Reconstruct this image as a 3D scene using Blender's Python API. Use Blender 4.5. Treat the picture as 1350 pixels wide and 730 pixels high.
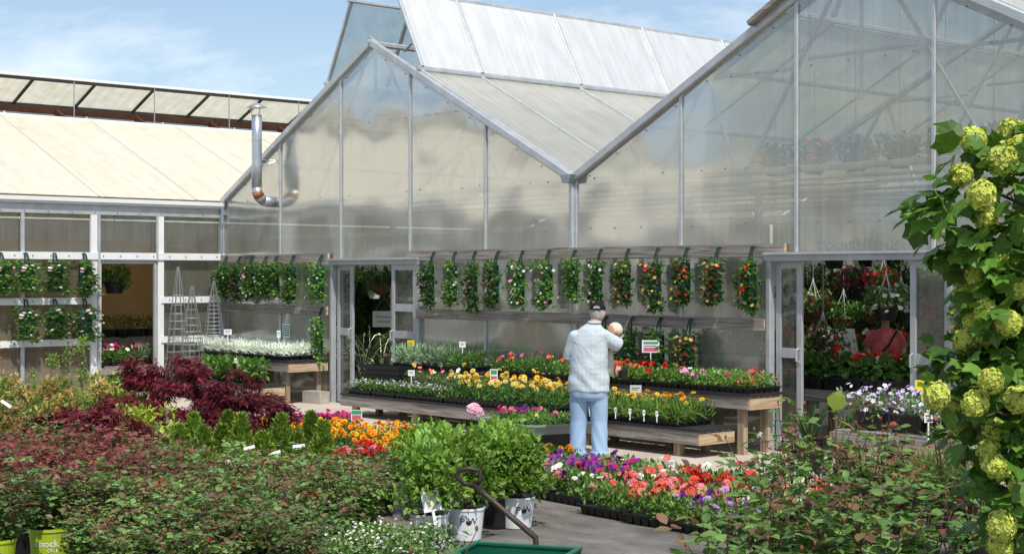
import bpy, math, random
import numpy as np
from mathutils import Vector, Matrix

for o in list(bpy.data.objects): bpy.data.objects.remove(o, do_unlink=True)
S = bpy.context.scene
COL = S.collection
rng = np.random.default_rng(11)
random.seed(5)
R = math.radians

# ------------------------------------------------------------------ camera
YAW = math.atan2(1750, 2000)
CAM = np.array([23.3, -13.65, 2.0])
FWD = np.array([-math.cos(YAW), math.sin(YAW), 0.0])
RGT = np.array([math.sin(YAW), math.cos(YAW), 0.0])
cam_d = bpy.data.cameras.new('camera'); cam = bpy.data.objects.new('camera', cam_d); COL.objects.link(cam)
cam.location = CAM
cam.rotation_euler = (R(90), 0, math.atan2(-FWD[0], FWD[1]))
cam_d.sensor_width = 36; cam_d.lens = 36 * 2000 / 1350; cam_d.shift_y = -2 / 1350
cam_d.clip_end = 5000; cam_d.clip_start = 0.05
S.camera = cam

# ------------------------------------------------------------------ sky and sun
SUN_H = np.array([0.93, -0.37]); SUN_H /= np.linalg.norm(SUN_H)
EL = R(57)
W = bpy.data.worlds.new('World'); S.world = W; W.use_nodes = True
nt = W.node_tree; nt.nodes.clear()
sky = nt.nodes.new('ShaderNodeTexSky'); sky.sky_type = 'NISHITA'; sky.sun_disc = False
sky.sun_elevation = EL; sky.sun_rotation = math.atan2(SUN_H[0], SUN_H[1])
sky.air_density = 1.0; sky.dust_density = 0.7; sky.ozone_density = 1.6
tc = nt.nodes.new('ShaderNodeTexCoord')
mp = nt.nodes.new('ShaderNodeMapping'); mp.inputs['Scale'].default_value = (1.0, 1.0, 3.2); mp.inputs['Location'].default_value = (0.35, 0.1, 0.0)
n1 = nt.nodes.new('ShaderNodeTexNoise'); n1.inputs['Scale'].default_value = 2.6; n1.inputs['Detail'].default_value = 9; n1.inputs['Roughness'].default_value = 0.62; n1.inputs['Distortion'].default_value = 0.35
rp = nt.nodes.new('ShaderNodeValToRGB'); rp.color_ramp.elements[0].position = 0.48; rp.color_ramp.elements[1].position = 0.71; rp.color_ramp.elements[0].color = (.06,.06,.06,1)
mx = nt.nodes.new('ShaderNodeMixRGB'); mx.inputs['Color2'].default_value = (8.6, 8.8, 9.2, 1)
ml = nt.nodes.new('ShaderNodeMath'); ml.operation = 'MULTIPLY'; ml.inputs[1].default_value = 0.85
bg = nt.nodes.new('ShaderNodeBackground'); bg.inputs['Strength'].default_value = 0.14
wo = nt.nodes.new('ShaderNodeOutputWorld')
L = nt.links.new
L(tc.outputs['Generated'], mp.inputs['Vector']); L(mp.outputs[0], n1.inputs['Vector']); L(n1.outputs['Fac'], rp.inputs[0])
L(rp.outputs[0], ml.inputs[0]); L(ml.outputs[0], mx.inputs['Fac']); L(sky.outputs[0], mx.inputs['Color1'])
L(mx.outputs[0], bg.inputs[0]); L(bg.outputs[0], wo.inputs[0])

sd = bpy.data.lights.new('sun', 'SUN'); sd.energy = 4.3; sd.angle = R(0.5); sd.color = (1.0, 0.955, 0.88)
sun = bpy.data.objects.new('sun', sd); COL.objects.link(sun)
sv = Vector((SUN_H[0] * math.cos(EL), SUN_H[1] * math.cos(EL), math.sin(EL)))
sun.rotation_euler = sv.to_track_quat('Z', 'Y').to_euler(); sun.location = (10, -10, 30)
S.view_settings.view_transform = 'Standard'; S.view_settings.look = 'None'
S.view_settings.exposure = 0.0; S.view_settings.gamma = 1.0
S.view_settings.use_curve_mapping = False

# ------------------------------------------------------------------ ground positions
def gp(px, py, z=0.0):
    """point of the level z seen in the photograph's direction (px, py)"""
    d = FWD + RGT * (px - 675) / 2000 + np.array([0, 0, (363 - py) / 2000]); k = (z - 2.0) / d[2]
    p = CAM + k * d; return (float(p[0]), float(p[1]), float(z))
def dp(px, D, z=0.0):
    """point at distance D (metres along the view) and height z"""
    p = CAM + D * (FWD + RGT * (px - 675) / 2000); return (float(p[0]), float(p[1]), float(z))
def zat(py, D): return 2.0 + (363 - py) / 2000 * D

# ------------------------------------------------------------------ mesh builder
class T:
    def __init__(s, v, f, cm=None): s.v = np.array(v, float); s.f = f; s.cm = np.zeros(len(v)) if cm is None else np.array(cm, float)
RHOMB = T([(0,0,0),(-.5,.45,.1),(0,1,-.06),(.5,.45,.1)], [(0,3,2),(0,2,1)])
LEAF = T([(0,0,0),(-.36,.22,.07),(-.5,.5,.10),(-.28,.8,.04),(0,1,-.10),(.28,.8,.04),(.5,.5,.10),(.36,.22,.07),(0,.33,0),(0,.68,-.02)],
         [(0,8,1),(1,8,9,2),(2,9,3),(3,9,4),(0,7,8),(7,6,9,8),(6,5,9),(5,4,9)])
LOBED = T([(0,0,0),(-.25,.02,.03),(-.55,.20,.02),(-.47,.40,.06),(-.55,.70,0),(-.27,.74,.05),(0,1.05,-.10),(.27,.74,.05),(.55,.70,0),(.47,.40,.06),(.55,.20,.02),(.25,.02,.03),(0,.4,0)],
          [(0,12,3,1),(1,3,2),(12,5,4,3),(12,6,5),(0,11,9,12),(11,10,9),(12,9,8,7),(12,7,6)])
ROUND = T([(0,.05,0)]+[(.5*math.sin(a),.5-.5*math.cos(a),.06*math.sin(3*a)) for a in [2*math.pi*i/14+.25 for i in range(14)]], [(0,i+1,i+2) for i in range(13)])
BLADE = T([(-.5,0,0),(.5,0,0),(-.42,.45,.0),(.42,.45,.0),(-.3,.78,-.1),(.3,.78,-.1),(0,1,-.24)], [(0,1,3,2),(2,3,5,4),(4,5,6)])
def flower(n, notch=.62, cup=.3, inner=.28):
    v=[(0,0,0)]; cm=[1.0]; f=[]
    for i in range(2*n):
        a=math.pi*i/n; r=1.0 if i%2==0 else notch
        v.append((inner*math.cos(a),inner*math.sin(a),cup*.55)); cm.append(.55)
    for i in range(2*n):
        a=math.pi*i/n; r=1.0 if i%2==0 else notch
        v.append((r*math.cos(a),r*math.sin(a),cup+(.05 if i%2 else -.04))); cm.append(0.)
    m=2*n
    for i in range(m):
        j=(i+1)%m; f.append((0,1+i,1+j)); f.append((1+i,1+m+i,1+m+j,1+j))
    return T(v,f,cm)
FLOW5 = flower(5,.72,.28,.3); FLOW4 = flower(4,.45,.1,.2)
HEX = T([(0,0,-.15)]+[(math.cos(i*math.pi/3),math.sin(i*math.pi/3),.12*(1 if i%2 else -1)+.1) for i in range(6)], [(0,i+1,(i+1)%6+1) for i in range(6)], [1]+[0]*6)

def nrmz(a): return a/np.maximum(np.linalg.norm(a,axis=-1,keepdims=True),1e-9)
class MB:
    def __init__(s): s.V=[]; s.I=[]; s.Tt=[]; s.C=[]; s.n=0
    def add(s, v, faces, col=(1,1,1)):
        v=np.asarray(v,float)
        idx=np.array([i for f in faces for i in f],dtype=np.int64)+s.n; tot=np.array([len(f) for f in faces],dtype=np.int64)
        s.V.append(v); s.I.append(idx); s.Tt.append(tot); c=np.asarray(col,float)
        s.C.append(np.broadcast_to(c,(len(v),3)) if c.ndim==1 else c); s.n+=len(v); return s
    def inst(s, t, pos, axis, nrm, Ln, Wd, col, ccol=None):
        pos=np.asarray(pos,float); n=len(pos)
        if n==0: return s
        axis=nrmz(np.broadcast_to(np.asarray(axis,float),(n,3))); nrm=np.broadcast_to(np.asarray(nrm,float),(n,3))
        X=np.cross(axis,nrm); bad=np.linalg.norm(X,axis=1)<1e-4
        if bad.any(): X=X.copy(); X[bad]=np.cross(axis[bad],(.3,.5,.8))
        X=nrmz(X); N=np.cross(X,axis)
        Ln=np.broadcast_to(np.asarray(Ln,float),(n,)); Wd=np.broadcast_to(np.asarray(Wd,float),(n,))
        k=len(t.v)
        P=pos[:,None,:]+t.v[None,:,0,None]*(Wd[:,None,None]*X[:,None,:])+t.v[None,:,1,None]*(Ln[:,None,None]*axis[:,None,:])+t.v[None,:,2,None]*(Wd[:,None,None]*N[:,None,:])
        col=np.broadcast_to(np.asarray(col,float),(n,3)); Cc=np.repeat(col[:,None,:],k,1)
        if ccol is not None:
            m=t.cm[None,:,None]; Cc=Cc*(1-m)+np.broadcast_to(np.asarray(ccol,float),(n,3))[:,None,:]*m
        fi=np.array([i for f in t.f for i in f],dtype=np.int64); ft=np.array([len(f) for f in t.f],dtype=np.int64)
        s.I.append((fi[None,:]+(np.arange(n)*k)[:,None]+s.n).ravel()); s.Tt.append(np.tile(ft,n))
        s.V.append(P.reshape(-1,3)); s.C.append(Cc.reshape(-1,3)); s.n+=n*k; return s
    def flowers(s, t, pos, face, r, col, ccol=None):
        n=len(pos); face=nrmz(np.asarray(face,float)); h=rng.normal(size=(n,3)); ax=nrmz(np.cross(face,h))
        return s.inst(t,pos,ax,face,r,r,col,ccol)
    def box(s, a, b, col=(1,1,1)):
        x0,y0,z0=a; x1,y1,z1=b
        v=[(x0,y0,z0),(x1,y0,z0),(x1,y1,z0),(x0,y1,z0),(x0,y0,z1),(x1,y0,z1),(x1,y1,z1),(x0,y1,z1)]
        return s.add(v,[(0,3,2,1),(4,5,6,7),(0,1,5,4),(1,2,6,5),(2,3,7,6),(3,0,4,7)],col)
    def bar(s, p0, p1, w, h, bev=.12, up=(0,0,1), col=(1,1,1)):
        p0=np.array(p0,float); p1=np.array(p1,float); a=nrmz(p1-p0); X=np.cross(a,up)
        if np.linalg.norm(X)<1e-4: X=np.cross(a,(1,0,0))
        X=nrmz(X); Z=np.cross(X,a); b=bev*min(w,h)
        pr=[(-w/2+b,-h/2),(w/2-b,-h/2),(w/2,-h/2+b),(w/2,h/2-b),(w/2-b,h/2),(-w/2+b,h/2),(-w/2,h/2-b),(-w/2,-h/2+b)]
        v=[p0+X*x+Z*z for x,z in pr]+[p1+X*x+Z*z for x,z in pr]
        f=[(i,(i+1)%8,8+(i+1)%8,8+i) for i in range(8)]+[tuple(range(7,-1,-1)),tuple(range(8,16))]
        return s.add(v,f,col)
    def tube(s, pts, rad, n=6, cap=True, col=(1,1,1)):
        pts=np.array(pts,float); m=len(pts); rad=np.broadcast_to(np.asarray(rad,float),(m,))
        tan=nrmz(np.gradient(pts,axis=0)); ref=np.array((0,0,1.)) if abs(tan[0][2])<.9 else np.array((1.,0,0)); v=[]
        X=nrmz(np.cross(tan[0],ref))
        for i in range(m):
            X=nrmz(X-tan[i]*np.dot(X,tan[i])); Y=np.cross(tan[i],X)
            for k in range(n):
                a=2*math.pi*k/n; v.append(pts[i]+rad[i]*(X*math.cos(a)+Y*math.sin(a)))
        f=[(i*n+k,i*n+(k+1)%n,(i+1)*n+(k+1)%n,(i+1)*n+k) for i in range(m-1) for k in range(n)]
        if cap: f+=[tuple(range(n-1,-1,-1)),tuple(range((m-1)*n,m*n))]
        return s.add(v,f,col)
    def lathe(s, prof, n=20, c=(0,0,0), col=(1,1,1), close=False):
        v=[]
        for r,z in prof:
            for k in range(n): a=2*math.pi*k/n; v.append((c[0]+r*math.cos(a),c[1]+r*math.sin(a),c[2]+z))
        m=len(prof); f=[(i*n+k,i*n+(k+1)%n,(i+1)*n+(k+1)%n,(i+1)*n+k) for i in range(m-1) for k in range(n)]
        if close: f+=[tuple(range(n-1,-1,-1)),tuple(range((m-1)*n,m*n))]
        return s.add(v,f,col)
    def loft(s, rings, n=20):
        """rings: (centre, rx, ry) or (centre, rx, ry, X axis, Y axis)"""
        v=[]
        for r in rings:
            c=np.array(r[0],float); X=np.array(r[3] if len(r)>3 else (1,0,0),float); Y=np.array(r[4] if len(r)>4 else (0,1,0),float)
            for k in range(n):
                a=2*math.pi*k/n; v.append(c+X*r[1]*math.cos(a)+Y*r[2]*math.sin(a))
        m=len(rings); f=[(i*n+k,i*n+(k+1)%n,(i+1)*n+(k+1)%n,(i+1)*n+k) for i in range(m-1) for k in range(n)]
        f+=[tuple(range(n-1,-1,-1)),tuple(range((m-1)*n,m*n))]
        return s.add(v,f)
    def ball(s, c, r, n=14, m=9, col=(1,1,1)):
        c=np.array(c,float); r=np.broadcast_to(np.asarray(r,float),(3,)); v=[]
        for i in range(1,m):
            t=math.pi*i/m
            for k in range(n): a=2*math.pi*k/n; v.append(c+r*np.array((math.sin(t)*math.cos(a),math.sin(t)*math.sin(a),-math.cos(t))))
        v+= [c-r*np.array((0,0,1)),c+r*np.array((0,0,1))]; b=(m-1)*n
        f=[(i*n+k,i*n+(k+1)%n,(i+1)*n+(k+1)%n,(i+1)*n+k) for i in range(m-2) for k in range(n)]
        f+=[(b,(k+1)%n,k) for k in range(n)]+[(b+1,(m-2)*n+k,(m-2)*n+(k+1)%n) for k in range(n)]
        return s.add(v,f,col)
    def poly(s, pts, off, col=(1,1,1)):
        """extrude a flat outline by a vector"""
        p=[np.array(q,float) for q in pts]; o=np.array(off,float); n=len(p)
        return s.add(p+[q+o for q in p],[tuple(range(n-1,-1,-1)),tuple(range(n,2*n))]+[(i,(i+1)%n,n+(i+1)%n,n+i) for i in range(n)],col)
    def mesh(s, name, mat, smooth=False):
        me=bpy.data.meshes.new(name); V=np.concatenate(s.V); I=np.concatenate(s.I); Tt=np.concatenate(s.Tt); C=np.concatenate(s.C)
        me.vertices.add(len(V)); me.vertices.foreach_set('co',V.astype(np.float32).ravel())
        me.loops.add(len(I)); me.loops.foreach_set('vertex_index',I.astype(np.int32))
        me.polygons.add(len(Tt)); st=np.zeros(len(Tt),np.int32); st[1:]=np.cumsum(Tt)[:-1]
        me.polygons.foreach_set('loop_start',st)
        at=me.color_attributes.new('Col','FLOAT_COLOR','POINT'); c4=np.ones((len(V),4),np.float32); c4[:,:3]=C; at.data.foreach_set('color',c4.ravel())
        me.update(calc_edges=True); me.validate()
        if smooth: me.shade_smooth()
        else: me.shade_flat()
        if mat is not None: me.materials.append(mat)
        return me

# ------------------------------------------------------------------ scene objects
def tag(o, label=None, cat=None, group=None, kind=None):
    if label: o['label']=label
    if cat: o['category']=cat
    if group: o['group']=group
    if kind: o['kind']=kind
    return o
def thing(name, label, cat, loc=(0,0,0), rz=0., group=None, sc=1.0):
    o=bpy.data.objects.new(name,None); COL.objects.link(o); o.empty_display_size=.1
    o.location=loc; o.rotation_euler=(0,0,rz); o.scale=(sc,sc,sc) if np.isscalar(sc) else sc
    return tag(o,label,cat,group)
def part(name, me, parent=None, loc=(0,0,0), rot=(0,0,0), sc=1.0, kind=None):
    o=bpy.data.objects.new(name,me); COL.objects.link(o); o.parent=parent; o.location=loc; o.rotation_euler=rot
    o.scale=(sc,sc,sc) if np.isscalar(sc) else sc
    if kind: o['kind']=kind
    return o
def P(name, mb, mat, parent, smooth=False, kind=None, loc=(0,0,0)):
    return part(name, mb.mesh(name,mat,smooth), parent, loc, kind=kind)
def structure(name, mb, mat):
    return tag(part(name, mb.mesh(name,mat)), kind='structure')
def ordn(i): return ['first','second','third','fourth','fifth','sixth','seventh','eighth','ninth','tenth','eleventh','twelfth','thirteenth','fourteenth'][i]

# ------------------------------------------------------------------ materials
def newmat(name):
    m=bpy.data.materials.new(name); m.use_nodes=True; t=m.node_tree; t.nodes.clear()
    o=t.nodes.new('ShaderNodeOutputMaterial'); return m,t,o
def N(t,k,**kw):
    n=t.nodes.new(k)
    for a,v in kw.items():
        if a in n.inputs.keys() if isinstance(a,str) else False: n.inputs[a].default_value=v
        else: setattr(n,a,v)
    return n
def simple(name, col, rough=.6, metal=0., noise=.0, nscale=8., bump=0., bscale=40., spec=.5, stretch=(1,1,1)):
    m,t,o=newmat(name); b=t.nodes.new('ShaderNodeBsdfPrincipled'); b.inputs['Roughness'].default_value=rough; b.inputs['Metallic'].default_value=metal
    b.inputs['Specular IOR Level'].default_value=spec
    t.links.new(b.outputs[0],o.inputs[0]); c=t.nodes.new('ShaderNodeTexCoord'); mpn=t.nodes.new('ShaderNodeMapping'); mpn.inputs['Scale'].default_value=stretch
    t.links.new(c.outputs['Object'],mpn.inputs[0])
    if noise>0:
        n=t.nodes.new('ShaderNodeTexNoise'); n.inputs['Scale'].default_value=nscale; n.inputs['Detail'].default_value=6; t.links.new(mpn.outputs[0],n.inputs['Vector'])
        r=t.nodes.new('ShaderNodeValToRGB'); r.color_ramp.elements[0].position=.3; r.color_ramp.elements[1].position=.72
        r.color_ramp.elements[0].color=tuple(x*(1-noise) for x in col)+(1,); r.color_ramp.elements[1].color=tuple(min(1,x*(1+noise*.6)) for x in col)+(1,)
        t.links.new(n.outputs['Fac'],r.inputs[0]); t.links.new(r.outputs[0],b.inputs['Base Color'])
    else: b.inputs['Base Color'].default_value=tuple(col)+(1,)
    if bump>0:
        n2=t.nodes.new('ShaderNodeTexNoise'); n2.inputs['Scale'].default_value=bscale; n2.inputs['Detail'].default_value=5; t.links.new(mpn.outputs[0],n2.inputs['Vector'])
        bp=t.nodes.new('ShaderNodeBump'); bp.inputs['Strength'].default_value=bump; bp.inputs['Distance'].default_value=.02
        t.links.new(n2.outputs['Fac'],bp.inputs['Height']); t.links.new(bp.outputs[0],b.inputs['Normal'])
    return m
def leafmat(name, trans=.3, rough=.45, spec=.4, vary=.25):
    m,t,o=newmat(name); a=t.nodes.new('ShaderNodeVertexColor'); a.layer_name='Col'
    oi=t.nodes.new('ShaderNodeObjectInfo'); hs=t.nodes.new('ShaderNodeHueSaturation')
    mr=t.nodes.new('ShaderNodeMapRange'); k_=1.55 if 'leaf' in name else 1.12; mr.inputs['To Min'].default_value=k_*(1-vary); mr.inputs['To Max'].default_value=k_*(1+vary)
    t.links.new(oi.outputs['Random'],mr.inputs[0]); t.links.new(mr.outputs[0],hs.inputs['Value']); t.links.new(a.outputs['Color'],hs.inputs['Color'])
    b=t.nodes.new('ShaderNodeBsdfPrincipled'); b.inputs['Roughness'].default_value=rough; b.inputs['Specular IOR Level'].default_value=spec
    tr=t.nodes.new('ShaderNodeBsdfTranslucent'); mxs=t.nodes.new('ShaderNodeMixShader'); mxs.inputs[0].default_value=trans
    br=t.nodes.new('ShaderNodeMixRGB'); br.blend_type='MULTIPLY'; br.inputs[0].default_value=1; br.inputs[2].default_value=(1.25,1.3,.8,1) if 'leaf' in name else (1.1,1.1,1.1,1)
    t.links.new(hs.outputs[0],b.inputs['Base Color']); t.links.new(hs.outputs[0],br.inputs[1]); t.links.new(br.outputs[0],tr.inputs[0])
    t.links.new(b.outputs[0],mxs.inputs[1]); t.links.new(tr.outputs[0],mxs.inputs[2]); t.links.new(mxs.outputs[0],o.inputs[0])
    return m
def polycarb(name, clear, col, gloss=.25, trl=.5, rough=.07, wav=.35, rib=.80, tint=(.9,.92,.9)):
    """twin-wall sheet: part clear, part milky, with a wavering gloss"""
    m,t,o=newmat(name); c=t.nodes.new('ShaderNodeTexCoord')
    geo=t.nodes.new('ShaderNodeNewGeometry')
    n=t.nodes.new('ShaderNodeTexNoise'); n.inputs['Scale'].default_value=.85; n.inputs['Detail'].default_value=1.0
    t.links.new(geo.outputs['Position'],n.inputs['Vector'])
    bp=t.nodes.new('ShaderNodeBump'); bp.inputs['Strength'].default_value=wav; bp.inputs['Distance'].default_value=.35; t.links.new(n.outputs['Fac'],bp.inputs['Height'])
    # weathering streaks
    mpn=t.nodes.new('ShaderNodeMapping'); mpn.inputs['Scale'].default_value=(3.,3.,.35); t.links.new(geo.outputs['Position'],mpn.inputs[0])
    n2=t.nodes.new('ShaderNodeTexNoise'); n2.inputs['Scale'].default_value=1.6; n2.inputs['Detail'].default_value=7; n2.inputs['Roughness'].default_value=.6; t.links.new(mpn.outputs[0],n2.inputs['Vector'])
    r=t.nodes.new('ShaderNodeValToRGB'); r.color_ramp.elements[0].position=.3; r.color_ramp.elements[1].position=.7
    r.color_ramp.elements[0].color=(col[0]*.8,col[1]*.77,col[2]*.7,1); r.color_ramp.elements[1].color=tuple(col)+(1,); t.links.new(n2.outputs['Fac'],r.inputs[0])
    tp=t.nodes.new('ShaderNodeBsdfTransparent'); tp.inputs[0].default_value=tint+(1,)
    df=t.nodes.new('ShaderNodeBsdfDiffuse'); tl=t.nodes.new('ShaderNodeBsdfTranslucent'); gl=t.nodes.new('ShaderNodeBsdfGlossy'); gl.inputs['Roughness'].default_value=rough
    gl.inputs[0].default_value=(.95,.95,.95,1)
    t.links.new(bp.outputs[0],gl.inputs['Normal']); t.links.new(r.outputs[0],df.inputs[0]); t.links.new(r.outputs[0],tl.inputs[0])
    m1=t.nodes.new('ShaderNodeMixShader'); m1.inputs[0].default_value=trl; t.links.new(df.outputs[0],m1.inputs[1]); t.links.new(tl.outputs[0],m1.inputs[2])
    m2=t.nodes.new('ShaderNodeMixShader'); t.links.new(m1.outputs[0],m2.inputs[1]); t.links.new(tp.outputs[0],m2.inputs[2])
    # fine ribs and runs of dirt down the sheet
    mp3=t.nodes.new('ShaderNodeMapping'); mp3.inputs['Scale'].default_value=(22.,22.,.22) if rib<.85 else (.3,9.,.3); t.links.new(geo.outputs['Position'],mp3.inputs[0])
    n3=t.nodes.new('ShaderNodeTexNoise'); n3.inputs['Scale'].default_value=1.2; n3.inputs['Detail'].default_value=5; t.links.new(mp3.outputs[0],n3.inputs['Vector'])
    r3=t.nodes.new('ShaderNodeMapRange'); r3.inputs['From Min'].default_value=.32; r3.inputs['From Max'].default_value=.68; r3.inputs['To Min'].default_value=rib; r3.inputs['To Max'].default_value=1.06; t.links.new(n3.outputs['Fac'],r3.inputs[0])
    mm=t.nodes.new('ShaderNodeMixRGB'); mm.blend_type='MULTIPLY'; mm.inputs[0].default_value=1.; t.links.new(r.outputs[0],mm.inputs[1]); t.links.new(r3.outputs[0],mm.inputs[2]); t.links.new(mm.outputs[0],df.inputs[0]); t.links.new(mm.outputs[0],tl.inputs[0])
    # clearness varies a little from place to place
    mr=t.nodes.new('ShaderNodeMapRange'); mr.inputs['From Min'].default_value=.3; mr.inputs['From Max'].default_value=.7; mr.inputs['To Min'].default_value=max(0,clear-.08); mr.inputs['To Max'].default_value=clear+.05
    t.links.new(n2.outputs['Fac'],mr.inputs[0]); t.links.new(mr.outputs[0],m2.inputs[0])
    m3=t.nodes.new('ShaderNodeMixShader'); fr=t.nodes.new('ShaderNodeFresnel'); fr.inputs[0].default_value=1.5
    mu=t.nodes.new('ShaderNodeMath'); mu.operation='MULTIPLY_ADD'; mu.inputs[1].default_value=gloss*2.2; mu.inputs[2].default_value=gloss*.55; mu.use_clamp=True
    t.links.new(fr.outputs[0],mu.inputs[0]); t.links.new(mu.outputs[0],m3.inputs[0]); t.links.new(m2.outputs[0],m3.inputs[1]); t.links.new(gl.outputs[0],m3.inputs[2])
    t.links.new(m3.outputs[0],o.inputs[0]); return m
def wood(name, c1, c2, axis=0, rough=.8):
    m,t,o=newmat(name); b=t.nodes.new('ShaderNodeBsdfPrincipled'); b.inputs['Roughness'].default_value=rough; b.inputs['Specular IOR Level'].default_value=.2
    g=t.nodes.new('ShaderNodeNewGeometry'); mpn=t.nodes.new('ShaderNodeMapping'); sc=[16.,16.,16.]; sc[axis]=.9; mpn.inputs['Scale'].default_value=sc
    n=t.nodes.new('ShaderNodeTexNoise'); n.inputs['Scale'].default_value=1.7; n.inputs['Detail'].default_value=7; n.inputs['Distortion'].default_value=1.1
    r=t.nodes.new('ShaderNodeValToRGB'); r.color_ramp.elements[0].position=.34; r.color_ramp.elements[1].position=.62
    r.color_ramp.elements[0].color=tuple(c1)+(1,); r.color_ramp.elements[1].color=tuple(c2)+(1,)
    bp=t.nodes.new('ShaderNodeBump'); bp.inputs['Strength'].default_value=.35; bp.inputs['Distance'].default_value=.006
    t.links.new(g.outputs['Position'],mpn.inputs[0]); t.links.new(mpn.outputs[0],n.inputs['Vector']); t.links.new(n.outputs['Fac'],r.inputs[0]); t.links.new(r.outputs[0],b.inputs['Base Color'])
    t.links.new(n.outputs['Fac'],bp.inputs['Height']); t.links.new(bp.outputs[0],b.inputs['Normal']); t.links.new(b.outputs[0],o.inputs[0]); return m

M={}
M['leaf']=leafmat('leaf'); M['petal']=leafmat('petal',.25,.6,.2,.1)
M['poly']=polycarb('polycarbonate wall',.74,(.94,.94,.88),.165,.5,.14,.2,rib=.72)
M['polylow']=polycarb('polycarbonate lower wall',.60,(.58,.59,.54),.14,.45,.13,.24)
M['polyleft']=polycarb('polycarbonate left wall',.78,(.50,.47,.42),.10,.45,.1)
M['roof']=polycarb('polycarbonate roof',.06,(.90,.85,.70),.05,.2,.3,.1,rib=.9)
M['roofclear']=polycarb('polycarbonate clear roof',.40,(.84,.83,.75),.10,.45,.25,.1,rib=.9)
M['vent']=polycarb('polycarbonate vent',.10,(.94,.95,.94),.14,.2,.25,.1,rib=.92)
M['ventclear']=polycarb('polycarbonate clear vent',.80,(.80,.84,.84),.08,.5,.2,.1,rib=.92)
M['ventleft']=polycarb('polycarbonate old vent',.45,(.95,.91,.80),.03,.85,.3,.1,rib=.92,tint=(1.,.97,.88))
M['rear']=polycarb('polycarbonate rear wall',.10,(.72,.72,.64),.05,.4,.4,.1)
M['glass']=polycarb('door pane',.75,(.30,.30,.28),.12,.4,.05,.1,tint=(.8,.82,.81))
M['capgrey']=simple('roof joint strip',(.42,.40,.34),.7)
M['alu']=simple('galvanised aluminium',(.58,.60,.61),.45,.5,.15,6.,.05,30.)
M['alud']=simple('dull aluminium frame',(.44,.46,.47),.5,.3,.15,5.)
M['white']=simple('white painted board',(.80,.81,.80),.5,0,.06,3.,.08,20.)
M['bolt']=simple('bolt',(.22,.22,.22),.4,.8)
M['darkmetal']=simple('dark vent frame',(.10,.09,.085),.6,.3,.2,8.)
M['gutter']=simple('gutter steel',(.36,.42,.47),.4,.6,.2,3.)
M['rustwood']=simple('red brown timber',(.16,.065,.035),.8,0,.3,6.)
M['concrete']=simple('concrete',(.52,.45,.37),.9,0,.16,1.6,.25,45.,.2)
M['fabric']=simple('ground cloth',(.155,.145,.135),.85,0,.35,2.2,.5,9.,.15,(1,.35,1))
def cloth():
    m,t,o=newmat('woven ground cloth'); b=t.nodes.new('ShaderNodeBsdfPrincipled'); b.inputs['Roughness'].default_value=.8; b.inputs['Specular IOR Level'].default_value=.2
    g_=t.nodes.new('ShaderNodeNewGeometry'); mps=[]
    for sc_ in ((1.1,2.6,1.),(.9,.9,1.),(60.,60.,1.)):
        q=t.nodes.new('ShaderNodeMapping'); q.inputs['Scale'].default_value=sc_; t.links.new(g_.outputs['Position'],q.inputs[0]); n_=t.nodes.new('ShaderNodeTexNoise'); n_.inputs['Scale'].default_value=1.3; n_.inputs['Detail'].default_value=8; n_.inputs['Roughness'].default_value=.65; t.links.new(q.outputs[0],n_.inputs['Vector']); mps.append(n_)
    r=t.nodes.new('ShaderNodeValToRGB'); r.color_ramp.elements[0].position=.33; r.color_ramp.elements[1].position=.68; r.color_ramp.elements[0].color=(.12,.112,.104,1); r.color_ramp.elements[1].color=(.235,.222,.205,1); t.links.new(mps[0].outputs['Fac'],r.inputs[0])
    r2=t.nodes.new('ShaderNodeValToRGB'); r2.color_ramp.elements[0].position=.38; r2.color_ramp.elements[1].position=.60; r2.color_ramp.elements[0].color=(.55,.50,.44,1); t.links.new(mps[1].outputs['Fac'],r2.inputs[0])
    mm=t.nodes.new('ShaderNodeMixRGB'); mm.blend_type='MULTIPLY'; mm.inputs[0].default_value=.8; t.links.new(r.outputs[0],mm.inputs[1]); t.links.new(r2.outputs[0],mm.inputs[2]); t.links.new(mm.outputs[0],b.inputs['Base Color'])
    bp=t.nodes.new('ShaderNodeBump'); bp.inputs['Strength'].default_value=.6; bp.inputs['Distance'].default_value=.03; t.links.new(mps[0].outputs['Fac'],bp.inputs['Height']); b2=t.nodes.new('ShaderNodeBump'); b2.inputs['Strength'].default_value=.3; b2.inputs['Distance'].default_value=.004; t.links.new(mps[2].outputs['Fac'],b2.inputs['Height']); t.links.new(bp.outputs[0],b2.inputs['Normal']); t.links.new(b2.outputs[0],b.inputs['Normal'])
    t.links.new(b.outputs[0],o.inputs[0]); return m
M['fabric']=cloth()
M['dirt']=simple('gravel ground',(.26,.23,.19),.95,0,.3,5.,.6,30.,.1)
M['woodx']=wood('weathered wood',(.18,.15,.125),(.38,.345,.30),0)
M['woody']=wood('fresh cut wood',(.30,.20,.115),(.55,.42,.28),1)
M['woodz']=wood('post wood',(.22,.155,.10),(.44,.34,.24),2)
M['black']=simple('black plastic',(.012,.012,.013),.45,0,.2,10.,.1,30.)
M['blackmat']=simple('black tray mat',(.022,.022,.024),.6,0,.3,12.,.4,25.)
M['greenbag']=simple('green plastic pouch',(.010,.075,.05),.4,0,.15,10.,.3,20.)
M['strap']=simple('dark green strap',(.010,.035,.028),.5)
M['soil']=simple('soil',(.045,.028,.018),.95,0,.4,20.,.8,40.)
M['potwhite']=simple('white nursery pot',(.78,.80,.82),.4,0,.03,4.)
M['potgreen']=simple('lime nursery pot',(.40,.52,.03),.4,0,.06,4.)
M['ink']=simple('black print',(.02,.025,.02),.5)
M['inkw']=simple('white print',(.85,.87,.8),.5)
M['tagw']=simple('white plastic tag',(.82,.82,.80),.4)
M['tagy']=simple('yellow plastic tag',(.80,.62,.02),.4)
M['tagg']=simple('green print',(.06,.30,.16),.5)
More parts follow.
